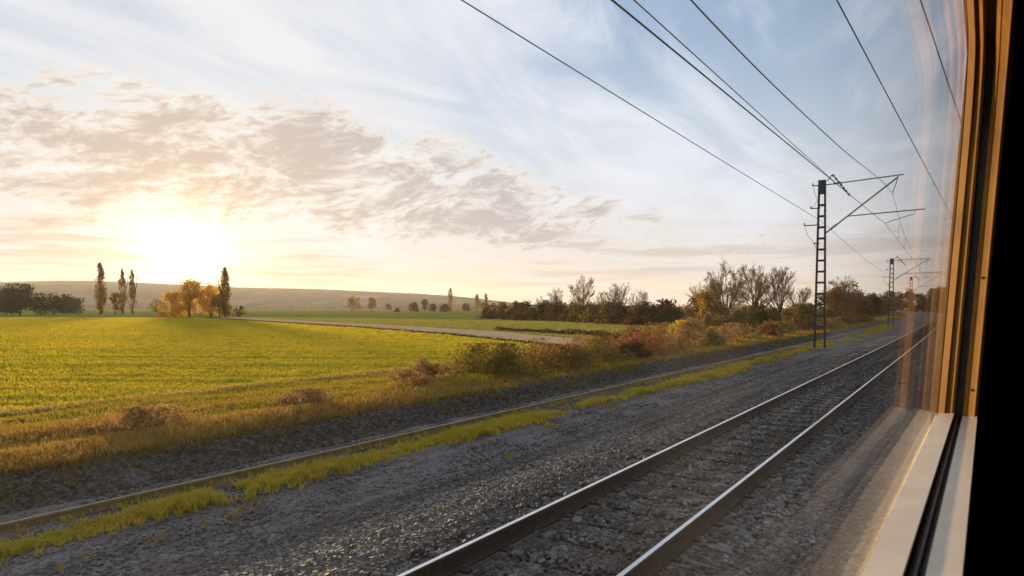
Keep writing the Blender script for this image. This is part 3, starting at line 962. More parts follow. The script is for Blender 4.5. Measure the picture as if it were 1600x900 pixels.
def leafy_tree(loc, H, W, label, leaf, kind='round', cards=1500, size=None, z0f=.18, lobes=None, group=None, cat='tree', name='tree', stems=1):
    root = tree_root(name, loc, label, cat, group)
    tb, lb = MB(), MB()
    z0 = H * z0f
    shape = {'round': 'round', 'column': 'column', 'mound': 'mound'}[kind]
    lobes = lobes or {'round': 34, 'column': 60, 'mound': 26}[kind]
    cards = int(cards * 1.6)
    C, S, cs = lobes_crown(H, W, z0, lobes, cards, size or W * .055, shape)
    for s_ in range(stems):
        off = (0, 0, -.15) if stems == 1 else (rng.normal(0, W * .16), rng.normal(0, W * .16), -.15)
        top = H * (.9 if kind == 'column' else .55)
        tr = H * (.014 if kind == 'column' else .022) / math.sqrt(stems)
        pts, rad, d = limb(off, (rng.normal(0, .04), rng.normal(0, .04), 1), top, tr, tr * .35, (0, 0, .15), 6)
        rad[0] *= 1.4
        tb.tube(pts, rad, 7)
        for c in cs[rng.integers(0, len(cs), min(len(cs), 22 // stems + 4))]:
            k_ = np.clip((c[2] - (H * .3 if kind == 'column' else H * .12)) / top * .85, .12, .95)
            i0 = min(5, int(k_ * 6)); q = pts[i0] + (pts[i0 + 1] - pts[i0]) * (k_ * 6 - i0)
            mid = (q + c[:3]) / 2 + rng.normal(0, W * .03, 3)
            tb.tube([q, mid, c[:3]], [tr * .38, tr * .24, tr * .08], 4, False)
    leaf_cards(lb, C, S)
    tb.build('trunk', 'bark', root)
    lb.build('crown', leaf, root)
    return root


G = -.82
# --- far left group beside the sunset
leafy_tree((-383, 140, G), 11.5, 15.6, 'small dark round tree at the far left end of the dark clump', 'leaf_dark', 'round', 2000, .75, .12)
leafy_tree((-342, 130, G), 13.2, 18.2, 'tallest dark round evergreen in the clump at far left', 'leaf_dark', 'round', 3000, .75, .12)
leafy_tree((-366, 153, G), 10.6, 15.6, 'dark round evergreen just right of the tallest in the left clump', 'leaf_dark', 'round', 2200, .75, .12)
leafy_tree((-398, 175, G), 9.0, 13.0, 'low dark round tree at the right end of the left clump', 'leaf_dark', 'round', 1800, .75, .12)
leafy_tree((-385, 183.5, G), 27, 7.5, 'tallest columnar poplar standing left of the sunset', 'leaf_poplar', 'column', 2600, .62, .05, 90, name='poplar_tree')
leafy_tree((-378, 187.5, G), 12.5, 6, 'short bushy tree leaning against the tallest left poplar', 'leaf_poplar', 'round', 700, .7, .1)
leafy_tree((-375, 190, G), 24, 5.2, 'slim columnar poplar, left one of the close pair by the sunset', 'leaf_poplar', 'column', 1700, .55, .05, 70, name='poplar_tree')
leafy_tree((-370.5, 193, G), 24, 4.5, 'slimmest columnar poplar, right one of the close pair by the sunset', 'leaf_poplar', 'column', 1500, .55, .05, 70, name='poplar_tree')
leafy_tree((-323, 181, G), 7.6, 9.5, 'low round bush just left of the golden trees under the sun', 'leaf_olive', 'round', 800, .5, .08)
leafy_tree((-268, 155, G), 10.5, 11.5, 'broad golden tree, leftmost under the setting sun', 'leaf_gold', 'round', 1500, .5, .12)
leafy_tree((-250, 152, G), 15, 10.8, 'tall golden tree with airy crown right under the sun', 'leaf_gold', 'round', 1700, .5, .14)
leafy_tree((-244, 157, G), 13.6, 9.5, 'golden tree between the airy one and the single poplar', 'leaf_gold', 'round', 1500, .5, .12)
leafy_tree((-228, 150, G), 8, 8.1, 'short olive tree at the foot of the single poplar', 'leaf_olive', 'round', 800, .45, .08)
leafy_tree((-213.6, 143, G), 17, 5.5, 'single columnar poplar right of the setting sun', 'leaf_poplar', 'column', 2200, .45, .05, 80, name='poplar_tree')
leafy_tree((-259, 157, G), 11.5, 10.0, 'rounded golden tree between the leftmost and the airy golden one', 'leaf_gold', 'round', 1600, .5, .08)
leafy_tree((-236, 152, G), 10.0, 8.0, 'low golden tree directly left of the single poplar', 'leaf_gold', 'round', 1400, .5, .06)
leafy_tree((-255, 149, G), 5.0, 12.0, 'low golden brown scrub at the foot of the airy golden tree', 'leaf_gold', 'mound', 1200, .45, .03, name='bush', cat='bush')
leafy_tree((-209, 145, G), 4.8, 4.2, 'small bush at the right foot of the single poplar', 'leaf_olive', 'mound', 500, .35, .05, name='bush', cat='bush')

# --- far middle row on the plain
far = 'trees in the far row on the plain'
leafy_tree((-479, 455, G), 14.5, 15, 'spreading two stemmed tree at the left end of the far row', 'leaf_poplar', 'round', 1100, .8, .12, stems=2, group=far)
leafy_tree((-464, 463, G), 13.5, 9.5, 'narrower tan tree second from left in the far row', 'leaf_poplar', 'round', 900, .8, .12, stems=2, group=far)
leafy_tree((-558, 584, G), 8.5, 8, 'small pale round tree far back right of the tan pair', 'leaf_olive', 'round', 500, .9, .1, group=far)
leafy_tree((-406, 436, G), 3.6, 6.5, 'lone low dark bush on the far field', 'leaf_dark', 'mound', 400, .6, .05, name='bush', cat='bush', group=far)
leafy_tree((-394, 444, G), 8.4, 10, 'dark dome shaped tree in the far row', 'leaf_dark', 'round', 900, .8, .06, group=far)
leafy_tree((-390, 453, G), 11, 7.5, 'olive tree rising behind dark domes in the far row', 'leaf_olive', 'round', 800, .8, .1, group=far)
leafy_tree((-378, 450, G), 7.0, 7, 'dark round tree left of the low broad dark dome', 'leaf_dark', 'round', 600, .7, .06, group=far)
leafy_tree((-372, 457, G), 6.8, 11, 'low broad dark dome left of the far single poplar', 'leaf_dark', 'round', 900, .7, .06, group=far)
leafy_tree((-368, 461, G), 20, 7.2, 'single far poplar standing alone in mid distance', 'leaf_poplar', 'column', 1300, .6, .06, 60, name='poplar_tree', group=far)
leafy_tree((-391, 513, G), 8, 11, 'low brown tree right of the far single poplar', 'leaf_brown', 'round', 700, .8, .08, group=far)
leafy_tree((-349, 474, G), 15, 7.5, 'left of two far column trees before the brown thicket', 'leaf_poplar', 'column', 800, .65, .06, 40, name='poplar_tree', group=far)
leafy_tree((-342, 477, G), 16, 6.1, 'right of two far column trees before the brown thicket', 'leaf_poplar', 'column', 800, .65, .06, 40, name='poplar_tree', group=far)
leafy_tree((-360, 500, G), 8.5, 9, 'low tan tree under the two far column trees', 'leaf_olive', 'round', 600, .8, .08, group=far)
leafy_tree((-348, 512, G), 9, 10, 'brown round tree next to the thicket edge in the far row', 'leaf_brown', 'round', 700, .8, .08, group=far)

# low trees and hedges strung along the foot of the hills: one mass
b = MB(); C, S = [], []
for k in range(420):
    t = rng.random(); a = math.tan(R(-42 + 62 * t)); Z = 1500 + 700 * rng.random()
    X = a * Z; s_, c_ = math.sin(PHI), math.cos(PHI)
    n_ = 26; hgt = rng.uniform(5, 14)
    q = np.stack([rng.normal(0, 9, n_), rng.normal(0, 6, n_), rng.random(n_) * hgt], -1) + np.array((X * c_ - Z * s_, X * s_ + Z * c_, -1))
    C.append(q); S.append(rng.uniform(3, 6, n_))
leaf_cards(b, np.concatenate(C), np.concatenate(S))
tag(b.build('far_treeline', 'leaf_olive'), 'hazy line of far trees along the foot of the hills', 'woodland', kind='stuff')

# --- brown thicket in the middle distance
th_line = [(-121, 172), (-110, 164), (-99, 156), (-90, 150), (-82, 144), (-75, 138.5), (-68, 133), (-61, 128), (-54, 122.5), (-47.5, 117.5), (-43.5, 114.6)]
x_ = [p[0] for p in th_line]; y_ = [p[1] for p in th_line]
for i in range(30):
    t = i / 29 * (len(th_line) - 1)
    px, py = np.interp(t, range(len(x_)), x_), np.interp(t, range(len(y_)), y_)
    px += random.uniform(-2, 2) - (i % 2) * 2.5; py += random.uniform(-1, 2.5) + (i % 2) * 4
    h = random.uniform(3.8, 5.6) * np.interp(t, [0, 1, 10], [.95, 1, .85])
    leafy_tree((px, py, G), h, random.uniform(6, 8), 'brown leafy shrub in the long thicket across the middle distance', random.choice(['leaf_brown', 'leaf_brown', 'leaf_olive']), 'mound', 700, .42, .05, group='shrubs of the middle thicket', name='thicket_shrub', cat='shrub', stems=3)
bare_tree((-83, 145, G), 8.2, 5.2, 'slim bare tree rising from the thicket, leftmost of the three', leaves=572, leaf='leaf_tan')
bare_tree((-70.7, 135.2, G), 10.6, 7.2, 'tall fan shaped bare tree standing in front of the thicket', leaves=1092, leaf='leaf_tan')
bare_tree((-57, 125.5, G), 8.4, 6.6, 'broad bare tree right of the tall fan shaped one', leaves=1092, leaf='leaf_tan')
bare_tree((-51.5, 122, G), 6.8, 4.5, 'short bare tree at the right end of the thicket', leaves=910, leaf='leaf_tan')
bare_tree((-92, 153, G), 6.6, 3.5, 'small thin bare tree poking out of the thicket left of the slim one', leaves=390, leaf='leaf_tan')
bare_tree((-64, 131, G), 7.2, 4.0, 'thin bare tree between the fan shaped and the broad one', leaves=520, leaf='leaf_tan')
leafy_tree((-42, 115, G), 3.0, 5.5, 'dark green mound of brambles at the right end of the thicket', 'leaf_dark', 'mound', 800, .3, .05, name='bush', cat='bush')

# --- trees beside the line on the right
bare_tree((-28.5, 91, G), 7.2, 6.0, 'leaning bare tree at the left of the trackside group', leaves=1300, leaf='leaf_tan')
bare_tree((-25.8, 90, G), 9.4, 6.0, 'tall bare tree second from left in the trackside group', leaves=1560, leaf='leaf_tan')
bare_tree((-24.8, 101, G), 9.6, 7.6, 'broad bare tree in the middle of the trackside group', leaves=1820, leaf='leaf_tan')
bare_tree((-24.8, 116, G), 9.9, 8.0, 'bare tree just left of the nearest mast', leaves=1690, leaf='leaf_tan')
bare_tree((-24.0, 128, G), 7.0, 6.5, 'low bare tree behind the nearest mast', leaves=1300, leaf='leaf_tan')
bare_tree((-23.0, 175, G), 10.6, 9.0, 'lone fan shaped bare tree right of the nearest mast', leaves=1820, leaf='leaf_tan')
leafy_tree((-27.0, 86, G), 5.6, 4.4, 'golden yellow leaved tree at the left of the trackside group', 'leaf_amber', 'round', 1300, .3, .06, stems=2)
leafy_tree((-31.5, 98, G), 4.6, 5.4, 'russet round bush left of the golden trackside tree', 'leaf_brown', 'mound', 1100, .32, .05, name='bush', cat='bush')
leafy_tree((-35.0, 106, G), 5.4, 5.0, 'dark russet bush at the gap beside the green field', 'leaf_brown', 'mound', 1000, .32, .05, name='bush', cat='bush')
tr_lab = 'olive brown scrub in the dense belt under the trackside trees'
for i in range(22):
    y0 = 84 + i * 3.6
    leafy_tree((-22.3 - random.uniform(0, 5) - .4 * (i % 3), y0 + random.uniform(-1, 1), G), random.uniform(2.6, 4.6), random.uniform(4, 5.6), tr_lab, random.choice(['leaf_olive', 'leaf_olive', 'leaf_russet', 'leaf_tan']), 'mound', 900, .3, .04, group='scrub belt under the trackside trees', name='scrub_shrub', cat='shrub', stems=3)
fw = 'brown tree in the wood where the railway vanishes'
for i in range(26):
    y0 = 168 + i * 8.5
    leafy_tree((-20.5 - random.uniform(0, 9) + float(bend(y0)) * .9, y0, G), random.uniform(5.0, 9.5), random.uniform(6, 8.5), fw, random.choice(['leaf_brown', 'leaf_olive', 'leaf_dark', 'leaf_brown']), 'round', 800, .5, .06, group='wood where the railway vanishes', name='wood_tree')
dk = 'tall dark tree in the mass closing the view where the rails vanish'
for i in range(15):
    y0 = 395 + (i % 5) * 26
    xr = float(bend(y0)) + 3.5 + random.uniform(0, 3) if i < 5 else -40 + (i - 5) * 4.2
    yr = y0 if i < 5 else 485 + random.uniform(-8, 8)
    leafy_tree((xr, yr, G), random.uniform(9, 16), random.uniform(9, 12), dk, random.choice(['leaf_dark', 'leaf_dark', 'leaf_brown']), 'round', 900, .8, .04, group='dark trees closing the view', name='dark_tree')

# --- bushes on the verge behind the dark gravel bank
def bank(x, y, H, W, leaf, label, cards=1300, size=.09, kind='mound', group=None):
    x = x + float(bend(y))
    leafy_tree((x, y, float(base_z(np.array([x]), np.array([y]))[0]) - .03), H, W, label, leaf, kind, cards, size, .03, 30, group, 'bush', 'bush', 4)


bank(-13.6, 7.2, .50, 2.2, 'leaf_straw', 'low tan bush on the verge nearest to the viewer at left', 1800, .07)
bank(-13.4, 11.2, .45, 2.0, 'leaf_straw', 'small low tan bush, second along the verge from the left', 1500, .07)
bank(-13.2, 14.8, .45, 1.7, 'leaf_red', 'very low reddish bush on the verge before the big olive one', 1100, .06)
bank(-12.9, 19.0, 1.2, 3.6, 'leaf_olive', 'big olive green bush on the verge behind the dark gravel bank', 2600, .09)
bank(-12.7, 22.4, 1.05, 3.2, 'leaf_russet', 'russet bush right beside the big olive one', 2200, .09)
bank(-12.7, 26.0, 1.1, 3.4, 'leaf_olive', 'olive brown bush in the middle of the verge row', 2000, .09)
bank(-13.2, 30.2, 1.25, 3.0, 'leaf_red', 'reddish brown bush on the verge left of the tall dry weeds', 1900, .1)
bank(-13.4, 34.0, 1.2, 3.2, 'leaf_red', 'pale reddish bush touching the tall dry weeds', 1800, .1)
bank(-13.0, 38.4, 2.1, 2.3, 'leaf_straw', 'tall dry weeds standing highest on the verge', 2000, .1)
bank(-12.9, 41.5, 1.2, 2.0, 'leaf_olive', 'small dark bush right of the tall dry weeds', 1300, .1)
for (bx_, by_, H_, W_, lf, lab) in (
        (-14.6, 16.8, .9, 2.2, 'leaf_straw', 'straw coloured bush behind the very low reddish one'),
        (-15.2, 21.0, 1.2, 2.8, 'leaf_olive', 'olive bush half hidden behind the big olive one'),
        (-14.8, 24.4, 1.25, 2.6, 'leaf_red', 'reddish bush behind the gap between russet and olive brown bushes'),
        (-15.0, 28.4, 1.3, 3.0, 'leaf_straw', 'straw brown bush behind the middle of the verge row'),
        (-12.4, 28.6, 1.0, 1.9, 'leaf_brown', 'small russet bush close behind the gravel bank in the middle'),
        (-15.6, 33.0, 1.4, 3.0, 'leaf_brown', 'dark brown bush behind the pale reddish one'),
        (-15.8, 37.5, 1.6, 3.0, 'leaf_red', 'reddish bush behind the tall dry weeds'),
        (-16.5, 43.0, 1.7, 3.4, 'leaf_straw', 'pale dry bush between tall weeds and yellow tuft')):
    bank(bx_, by_, H_, W_, lf, lab, 1900, .09)
br = 'low straw brown bush in the row on the verge beyond the nearest mast'
for i in range(16):
    y0 = 46 + i * 6.5 + random.uniform(-1, 1)
    bank(-12.8 - random.uniform(0, 2.2), y0, random.uniform(1.0, 1.55), random.uniform(2.6, 3.8), random.choice(['leaf_straw', 'leaf_straw', 'leaf_red', 'leaf_olive']), br if y0 > 75 else ['first', 'second', 'third', 'fourth', 'fifth', 'sixth'][i] + ' straw brown bush along the verge counting from the tall dry weeds', 900, .15, group='straw brown bushes far along the verge' if y0 > 75 else 'straw brown bushes left of the nearest mast')
bank(-20.3, 57.5, 1.9, 2.6, 'leaf_yellow', 'bright yellow bush at the edge of the field', 1500, .13, 'round')
bank(-19.0, 50.0, .8, 2.0, 'leaf_yellow', 'low yellow tuft in front of the bright yellow bush', 700, .11)

# low dark hedge across the pale field
hr = tag(empty('field_hedge', (-53.5, 79.5, G)), 'low dark ragged hedge beside the dirt track on the pale field', 'hedge')
hp = [(-56, 80.8), (-47, 76.2), (-38.7, 72.5), (-32, 68.3), (-26.0, 64.4)]
x, y = along(hp, 2600, .28)
hgt = .25 + .55 * vnoise(x * .5, y * .5, 71)
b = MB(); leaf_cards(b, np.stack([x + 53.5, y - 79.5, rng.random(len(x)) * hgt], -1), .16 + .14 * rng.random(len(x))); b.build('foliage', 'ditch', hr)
b = MB()
x, y = along(hp, 160, .15)
for q in range(160):
    p_ = np.array((x[q] + 53.5, y[q] - 79.5, -.02)); b.tube([p_, p_ + (rng.normal(0, .06), rng.normal(0, .06), .3), p_ + (rng.normal(0, .14), rng.normal(0, .14), .55)], [.02, .014, .006], 3, False)
tag(b.build('stems', 'bark', hr), kind='stuff')


# ------------------------------------------------------------------ overhead line
def insulator(b, p0, p1, r=.07, n=5):
    p0, p1 = np.array(p0, float), np.array(p1, float)
    ts, rs = [0], [.025]
    for i in range(n):
        t = (i + .5) / n
        ts += [t - .3 / n, t - .12 / n, t + .12 / n, t + .3 / n]; rs += [.03, r, r, .03]
    ts.append(1); rs.append(.025)
    b.tube([p0 + (p1 - p0) * t for t in ts], rs, 8)


def mast(x, y, zs_, label, detail=True):
    """lattice mast with cantilever; local origin at the plinth, the arm reaches over the track (+x)"""
    root = tag(empty('catenary_mast', (x, y, -.30)), label, 'mast', 'catenary masts')
    root.scale = (1, 1, zs_)
    H = 10.75
    MB().hexa([(-.55, -.5, -.3), (.55, -.5, -.3), (.55, .5, -.3), (-.55, .5, -.3), (-.5, -.45, .12), (.5, -.45, .12), (.5, .45, .12), (-.5, .45, .12)]).build('plinth', 'concrete', root)
    hb, ht = .34, .20
    half = lambda z: hb + (ht - hb) * z / H
    for s_ in (-1, 1):
        b = MB()
        for (dx, dy, w, d_) in ((0, 0, .035, .24), (-.04 * s_, .105, .08, .03), (-.04 * s_, -.105, .08, .03)):
            z0, z1 = .1, H
            c0, c1 = s_ * half(z0) + dx, s_ * half(z1) + dx
            b.hexa([(c0 - w / 2, dy - d_ / 2, z0), (c0 + w / 2, dy - d_ / 2, z0), (c0 + w / 2, dy + d_ / 2, z0), (c0 - w / 2, dy + d_ / 2, z0),
                    (c1 - w / 2, dy - d_ / 2, z1), (c1 + w / 2, dy - d_ / 2, z1), (c1 + w / 2, dy + d_ / 2, z1), (c1 - w / 2, dy + d_ / 2, z1)])
        tag(b.build('upright', 'mast', root), kind=None)
    z = 1.5
    k = 0
    while z < H - 1.0:
        w = half(z) - .01
        for dy in (-.125, .125):
            MB().box(-w, w, dy - .008, dy + .008, z - .06, z + .06).build('batten', 'mast', root)
        z += .70; k += 1
    w = half(H - .5)
    for dy in (-.127, .127):
        MB().box(-w, w, dy - .008, dy + .008, H - .85, H - .02).build('head_plate', 'mast', root)
    MB().box(-ht - .03, ht + .03, -.13, .13, H - .02, H + .02).build('head_cap', 'mast', root)
    # cantilever (coordinates measured from the mast foot)
    at_ = lambda px, pz: (px + 7.6, 0, pz + .30)
    a = MB(); a.tube([at_(-7.40, 10.16), at_(-3.12, 10.36)], .038, 7); top = a.build('top_arm', 'galv', root)
    a = MB(); a.tube([at_(-7.35, 7.13), at_(-3.38, 10.26)], .048, 7); a.build('strut', 'galv', root)
    a = MB(); a.tube([at_(-6.10, 8.10), at_(-1.97, 8.22)], .036, 7); reg = a.build('registration_tube', 'galv', root)
    a = MB(); a.tube([at_(-2.5, 8.17), at_(-2.52, 7.98), at_(-4.05, 7.53)], .022, 6); a.build('steady_arm', 'galv', reg)
    a = MB(); a.tube([at_(-3.42, 10.22), at_(-3.5, 9.9), at_(-3.68, 9.32)], .022, 6); a.build('hanger', 'mast', top)
    for (p0, p1, host) in ((at_(-6.95, 10.18), at_(-6.45, 10.21), top), (at_(-7.1, 7.33), at_(-6.72, 7.63), root)):
        a = MB(); insulator(a, p0, p1, .085); a.build('insulator', 'insulator', host)
    # brackets towards the field
    for (bx, bz, up) in ((-8.15, 10.16, .16), (-8.25, 8.73, .14), (-8.62, 7.67, .16), (-8.0, 6.48, .1)):
        a = MB(); a.bar(at_(-7.7, bz), at_(bx, bz), .06, .06); br_ = a.build('bracket', 'mast', root)
        a = MB(); insulator(a, at_(bx, bz), (at_(bx, bz)[0], 0, at_(bx, bz)[2] + up), .06, 2); a.build('insulator', 'insulator', br_)
    a = MB(); pts = [at_(-8.13, 10.1), at_(-8.0, 9.6), at_(-7.85, 9.2), at_(-8.2, 8.75)]
    a.tube(pts, .013, 5); a.tube([at_(-8.6, 7.6), at_(-8.4, 7.0), at_(-8.15, 6.7), at_(-7.95, 6.3), at_(-7.8, 5.9)], .013, 5); a.build('jumper_cable', 'wire', root)
    # strain insulator at the head
    a = MB(); insulator(a, at_(-7.02, 10.78), at_(-6.0, 9.35), .07, 7); a.bar(at_(-7.3, 10.4), at_(-7.0, 10.8), .05, .05); a.build('strain_insulator', 'insulator', root)
    return root


mast(-7.60, 47.15, 1.0, 'tall dark lattice mast with a cantilever arm, nearest beside the track')
mast(-8.02, 103.7, .86, 'second lattice mast with a cantilever arm, far behind the nearest one')
mast(-8.9, 160.5, .84, 'smallest lattice mast far off near where the rails vanish')


def wire(name, pts, r, label, seg=14, sag=0.0):
    b = MB()
    P_ = np.array(pts, float)
    d = np.concatenate([[0], np.cumsum(np.linalg.norm(np.diff(P_, axis=0), axis=1))])
    t = np.linspace(0, d[-1], seg * (len(P_) - 1) + 1)
    if len(P_) > 2:
        # smooth through the supports
        m_ = np.gradient(P_, d, axis=0)
        i = np.clip(np.searchsorted(d, t, 'right') - 1, 0, len(P_) - 2)
        h = (d[i + 1] - d[i])[:, None]; s_ = ((t - d[i]) / (d[i + 1] - d[i]))[:, None]
        Q = (2 * s_ ** 3 - 3 * s_ ** 2 + 1) * P_[i] + (s_ ** 3 - 2 * s_ ** 2 + s_) * h * m_[i] + (-2 * s_ ** 3 + 3 * s_ ** 2) * P_[i + 1] + (s_ ** 3 - s_ ** 2) * h * m_[i + 1]
    else:
        Q = np.stack([np.interp(t, d, P_[:, q]) for q in range(3)], -1)
        Q[:, 2] -= sag * 4 * (t / d[-1]) * (1 - t / d[-1])
    b.tube(Q, r, 5)
    o = b.build(name, 'wire', smooth=True)
    tag(o, label, 'wire', 'overhead wires')
    return o


wire('feeder_wire', [(-7.6, -10, 7.95), (-7.62, 47.0, 7.90)], .013, 'leftmost overhead wire meeting the nearest mast halfway up', 20, .05)
wire('feeder_wire', [(-7.62, 47.3, 7.90), (-8.6, 103.6, 6.95)], .012, 'feeder wire between the nearest and the second mast', 20, .25)
wire('contact_wire', [(-3.0, -10, 5.05), (-4.05, 47.15, 7.50)], .013, 'second overhead wire from the left running to the nearest mast arm', 20)
wire('contact_wire', [(-4.05, 47.15, 7.50), (-4.35, 103.7, 6.80), (-5.2, 160.5, 6.6)], .011, 'contact wire beyond the nearest mast, under the messenger wire', 20)
wire('strain_wire', [(-2.62, -10, 5.05), (-5.98, 47.15, 9.33)], .010, 'thin faint wire beside the second overhead wire ending at the mast head', 20)
wire('messenger_wire', [(-2.95, -10, 6.75), (-3.02, 8.9, 6.36), (-3.10, 20.6, 6.99), (-3.3, 37.1, 8.37), (-3.68, 47.15, 9.29)], .012, 'third overhead wire sagging to the tip of the nearest mast arm', 14)
ms = [(-3.68, 47.15, 9.29), (-3.9, 60, 8.1), (-4.05, 75, 7.75), (-4.3, 90, 8.0), (-4.5, 103.7, 8.55)]
wire('messenger_wire', ms, .011, 'messenger wire sagging between the nearest and the second mast', 10)
for y0, zt, zb, xx_ in ((56, 8.35, 7.40, -3.9), (64, 7.98, 7.30, -4.02), (75, 7.74, 7.16, -4.1), (86, 7.88, 7.02, -4.25), (95, 8.2, 6.92, -4.36)):
    b = MB(); b.tube([(xx_, y0, zt), (xx_ - .08, y0, zb)], .008, 4); b.box(xx_ - .11, xx_ - .05, y0 - .03, y0 + .03, zb - .03, zb + .03)
    tag(b.build('dropper_wire', 'wire'), 'thin dropper hanging between messenger and contact wire past the nearest mast', 'wire', 'dropper wires')
wire('own_line_wire', [(-2.2, -10, 6.4), (1.35, 85, 6.37)], .010, 'faint overhead wire seen through the right part of the window', 20)
wire('own_line_wire', [(-1.75, -10, 6.42), (2.0, 54, 6.4)], .010, 'rightmost overhead wire next to the window frame', 20)

# ------------------------------------------------------------------ the carriage we look out of
PSI = R(-1.4)                      # our own line diverges a little to the right
LEAN = 0.058                        # the body side leans in above the waist
cs_, sn_ = math.cos(PSI), math.sin(PSI)


def K(s, l, z):
    """carriage space: s ahead, l to the left of the eye, z above the eye -> world"""
    l = l - LEAN * z
    return (-l * cs_ - s * sn_, s * cs_ - l * sn_, CAM_Z + z)


M['carriage'] = mat_plain('dark carriage lining', (0.030, 0.020, 0.013), (0.045, 0.030, 0.019), 3, 0.75, 0, 0.15, 0.003, 0.15)
M['body'] = mat_plain('carriage body paint', (0.03, 0.03, 0.035), (0.05, 0.05, 0.055), 3, 0.35)
M['trim'] = mat_plain('champagne window trim', (0.62, 0.50, 0.37), (0.70, 0.58, 0.44), 9, 0.42, 0.35, 0.12, 0.002)
M['gold'] = mat_plain('brass coloured jamb trim', (0.19, 0.080, 0.010), (0.26, 0.118, 0.018), 7, 0.6, 0.0, 0.10, 0.002, 0.03)  # sill metal again, its golden look in shade put into the colour
M['gasket'] = mat_plain('black rubber gasket', (0.010, 0.010, 0.011), (0.022, 0.022, 0.024), 12, 0.45)


def mat_glass():
    m, b = new_mat('window glass')
    g = b.n.new('ShaderNodeNewGeometry')
    dt = b.m('ABSOLUTE', b.v('DOT_PRODUCT', g.outputs['Incoming'], g.outputs['Normal']))
    fr = b.m('ADD', GLASS_F0, b.m('MULTIPLY', b.m('POWER', b.m('SUBTRACT', 1.0, dt), GLASS_POW), GLASS_MAX))
    tr = b.n.new('ShaderNodeBsdfTransparent'); tr.inputs[0].default_value = (0.985, 0.99, 0.985, 1)
    gl = b.n.new('ShaderNodeBsdfGlossy'); gl.inputs['Roughness'].default_value = 0.02
    gl.inputs['Color'].default_value = (1, 1, 1, 1)
    mx = b.n.new('ShaderNodeMixShader')
    b.l.new(fr, mx.inputs[0]); b.l.new(tr.outputs[0], mx.inputs[1]); b.l.new(gl.outputs[0], mx.inputs[2])
    P = pos(b)
    du = b.m('MULTIPLY', b.ss(b.noise(b.v('MULTIPLY', P, (1, 1, 0.35)), 9.0, 7, 0.65, 0.4), 0.42, 0.75), 0.010)
    dsp = b.n.new('ShaderNodeBsdfTranslucent'); dsp.inputs[0].default_value = (0.8, 0.76, 0.7, 1)
    mx2 = b.n.new('ShaderNodeMixShader')
    b.l.new(b.m('ADD', du, 0.0015), mx2.inputs[0]); b.l.new(mx.outputs[0], mx2.inputs[1]); b.l.new(dsp.outputs[0], mx2.inputs[2])
    return finish(m, b, mx2.outputs[0])


GLASS_F0, GLASS_POW, GLASS_MAX = 0.006, 14.0, 0.9
M['glass'] = mat_glass()

S0, S1, ZB, ZT = -0.9, 1.90, -0.25, 0.525
CR = 0.15


def outline(grow=0.0):
    """window opening in (s, z): up the front jamb, round the corner, back along the header, down at the rear"""
    pts = [(S1 + grow, ZB - .02)]
    for k in range(9):
        a = math.pi / 2 * k / 8
        pts.append((S1 + grow - (CR + grow) * (1 - math.cos(a)), ZT + grow - (CR + grow) * (1 - math.sin(a))))
    pts += [(S0 - grow, ZT + grow), (S0 - grow, ZB - .02)]
    return pts


def ring(b, bands, back, n_edges=None):
    """surround made of facets: bands = [(l, offset), ...] from the cabin to the glass"""
    for (l0, t0), (l1, t1) in zip(bands[:-1], bands[1:]):
        a, c, d = outline(t0), outline(t1), outline(back)
        for i in range(n_edges or len(a) - 1):
            j = i + 1
            b.hexa([K(a[i][0], l0, a[i][1]), K(a[j][0], l0, a[j][1]), K(d[j][0], l0, d[j][1]), K(d[i][0], l0, d[i][1]),
                    K(c[i][0], l1, c[i][1]), K(c[j][0], l1, c[j][1]), K(d[j][0], l1, d[j][1]), K(d[i][0], l1, d[i][1])])
    return b


def slab(s0, s1, l0, l1, z0, z1, dz=0.0):
    """block in carriage space; its top falls by dz towards the glass"""
    return MB().hexa([K(s0, l0, z0), K(s1, l0, z0), K(s1, l1, z0), K(s0, l1, z0), K(s0, l0, z1), K(s1, l0, z1), K(s1, l1, z1 - dz), K(s0, l1, z1 - dz)])


win = tag(empty('train_window', K(1.9, .08, -.25)), 'train window with beige sill, gold jamb trim and glass pane at right edge', 'window')


def wpart(b, name, mat, label=None):
    o = bpy.data.objects.new(name, b.mesh(name, mat))
    col.objects.link(o)
    o.parent = win
    o.location = tuple(-q for q in win.location)
    if label: o['label'] = label
    return o


# sill: two light strips with the rubber gasket between them
wpart(slab(S0 - .05, S1 + .09, .046, .080, ZB - .06, ZB, .007), 'sill_trim', 'trim', 'sunlit beige sill strip next to the glass')
wpart(slab(S0 - .05, S1 + .09, .000, .029, ZB - .06, ZB + .001, .006), 'sill_trim', 'trim', 'sunlit beige sill strip on the cabin side')
wpart(slab(S0 - .05, S1 + .09, .0295, .0455, ZB - .06, ZB - .016), 'sill_gasket', 'gasket')
wpart(slab(S0 - .05, S1 + .09, .0360, .0385, ZB - .016, ZB - .006), 'seal_lip', 'gasket')
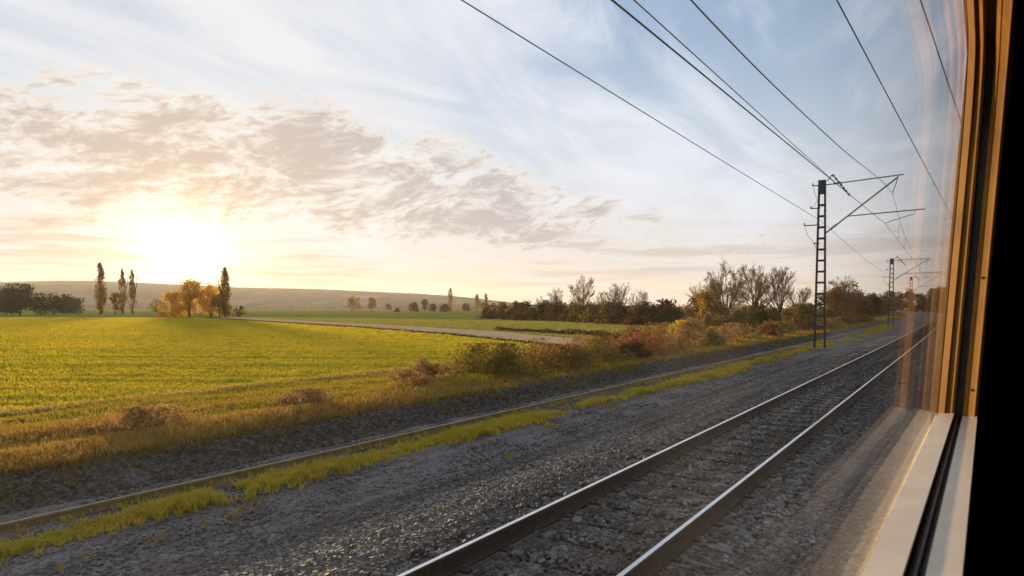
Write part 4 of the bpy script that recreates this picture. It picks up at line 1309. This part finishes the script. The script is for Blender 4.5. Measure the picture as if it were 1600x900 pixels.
# upright and header: faceted trims, the facets splayed towards the glass
wpart(ring(MB(), [(.046, .034), (.051, .034), (.060, .050), (.063, .050), (.066, .046), (.080, .072)], .085), 'jamb_trim', 'gold', 'gold upright trim next to the glass')
wpart(ring(MB(), [(.000, .000), (.004, -.004), (.006, -.004), (.010, .004), (.020, .018), (.022, .018), (.029, .032)], .085), 'jamb_trim', 'gold', 'gold upright trim on the cabin side')
wpart(ring(MB(), [(.0295, .046), (.0455, .046)], .084), 'jamb_gasket', 'gasket')
for z_ in (-.19, .07):
    b = MB(); b.tube([K(S1 + .012, .015, z_), K(S1 + .006, .015, z_)], [.0030, .0025], 10); wpart(b, 'screw', 'gasket')
a = [(S0 - .06, ZB - .03), (S1 + .076, ZB - .03)] + outline(.076)[1:-2] + [(S0 - .06, ZT + .076)]
pane = MB()
V = [K(p[0], .0815, p[1]) for p in a] + [K(p[0], .0875, p[1]) for p in a]
n = len(a)
pane.add(V, [[0, i, i + 1] for i in range(1, n - 1)])
pane.fs.append(np.array([[n, n + i + 1, n + i] for i in range(1, n - 1)]))
pane.fs.append(np.array([[i, n + i, n + (i + 1) % n, (i + 1) % n] for i in range(n)]))
wpart(pane, 'pane', 'glass')

car = tag(empty('train_carriage', K(0, -1.3, -1.2)), 'dark interior of the train carriage at the right edge', 'carriage')
T = .062


def cpart(name, mat, s0, s1, l0, l1, z0, z1):
    b = MB().hexa([K(s0, l0, z0), K(s0, l1, z0), K(s1, l1, z0), K(s1, l0, z0), K(s0, l0, z1), K(s0, l1, z1), K(s1, l1, z1), K(s1, l0, z1)])
    o = bpy.data.objects.new(name, b.mesh(name, mat)); col.objects.link(o)
    o.parent = car; o.location = tuple(-q for q in car.location)
    return o


# side wall with the window opening: below, above, ahead, behind
cpart('lower_wall', 'carriage', -2.2, 3.4, -.004, .088, -1.25, ZB - T)
cpart('upper_wall', 'carriage', -2.2, 3.4, -.004, .088, ZT + .087, 1.15)
cpart('front_wall', 'carriage', S1 + .087, 3.4, -.004, .088, ZB - T, ZT + .087)
cpart('rear_wall', 'carriage', -2.2, S0 - .088, -.004, .088, ZB - T, ZT + .087)
cpart('body_side', 'body', -2.2, 3.4, .089, .094, -1.7, ZB - T)
cpart('floor', 'carriage', -2.2, 3.4, -2.7, -.004, -1.30, -1.25)
cpart('ceiling', 'carriage', -2.2, 3.4, -2.7, -.004, 1.15, 1.20)
cpart('far_wall', 'carriage', -2.2, 3.4, -2.75, -2.7, -1.25, 1.15)
cpart('front_partition', 'carriage', 3.4, 3.45, -2.7, .088, -1.25, 1.15)
cpart('back_partition', 'carriage', -2.25, -2.2, -2.7, .088, -1.25, 1.15)
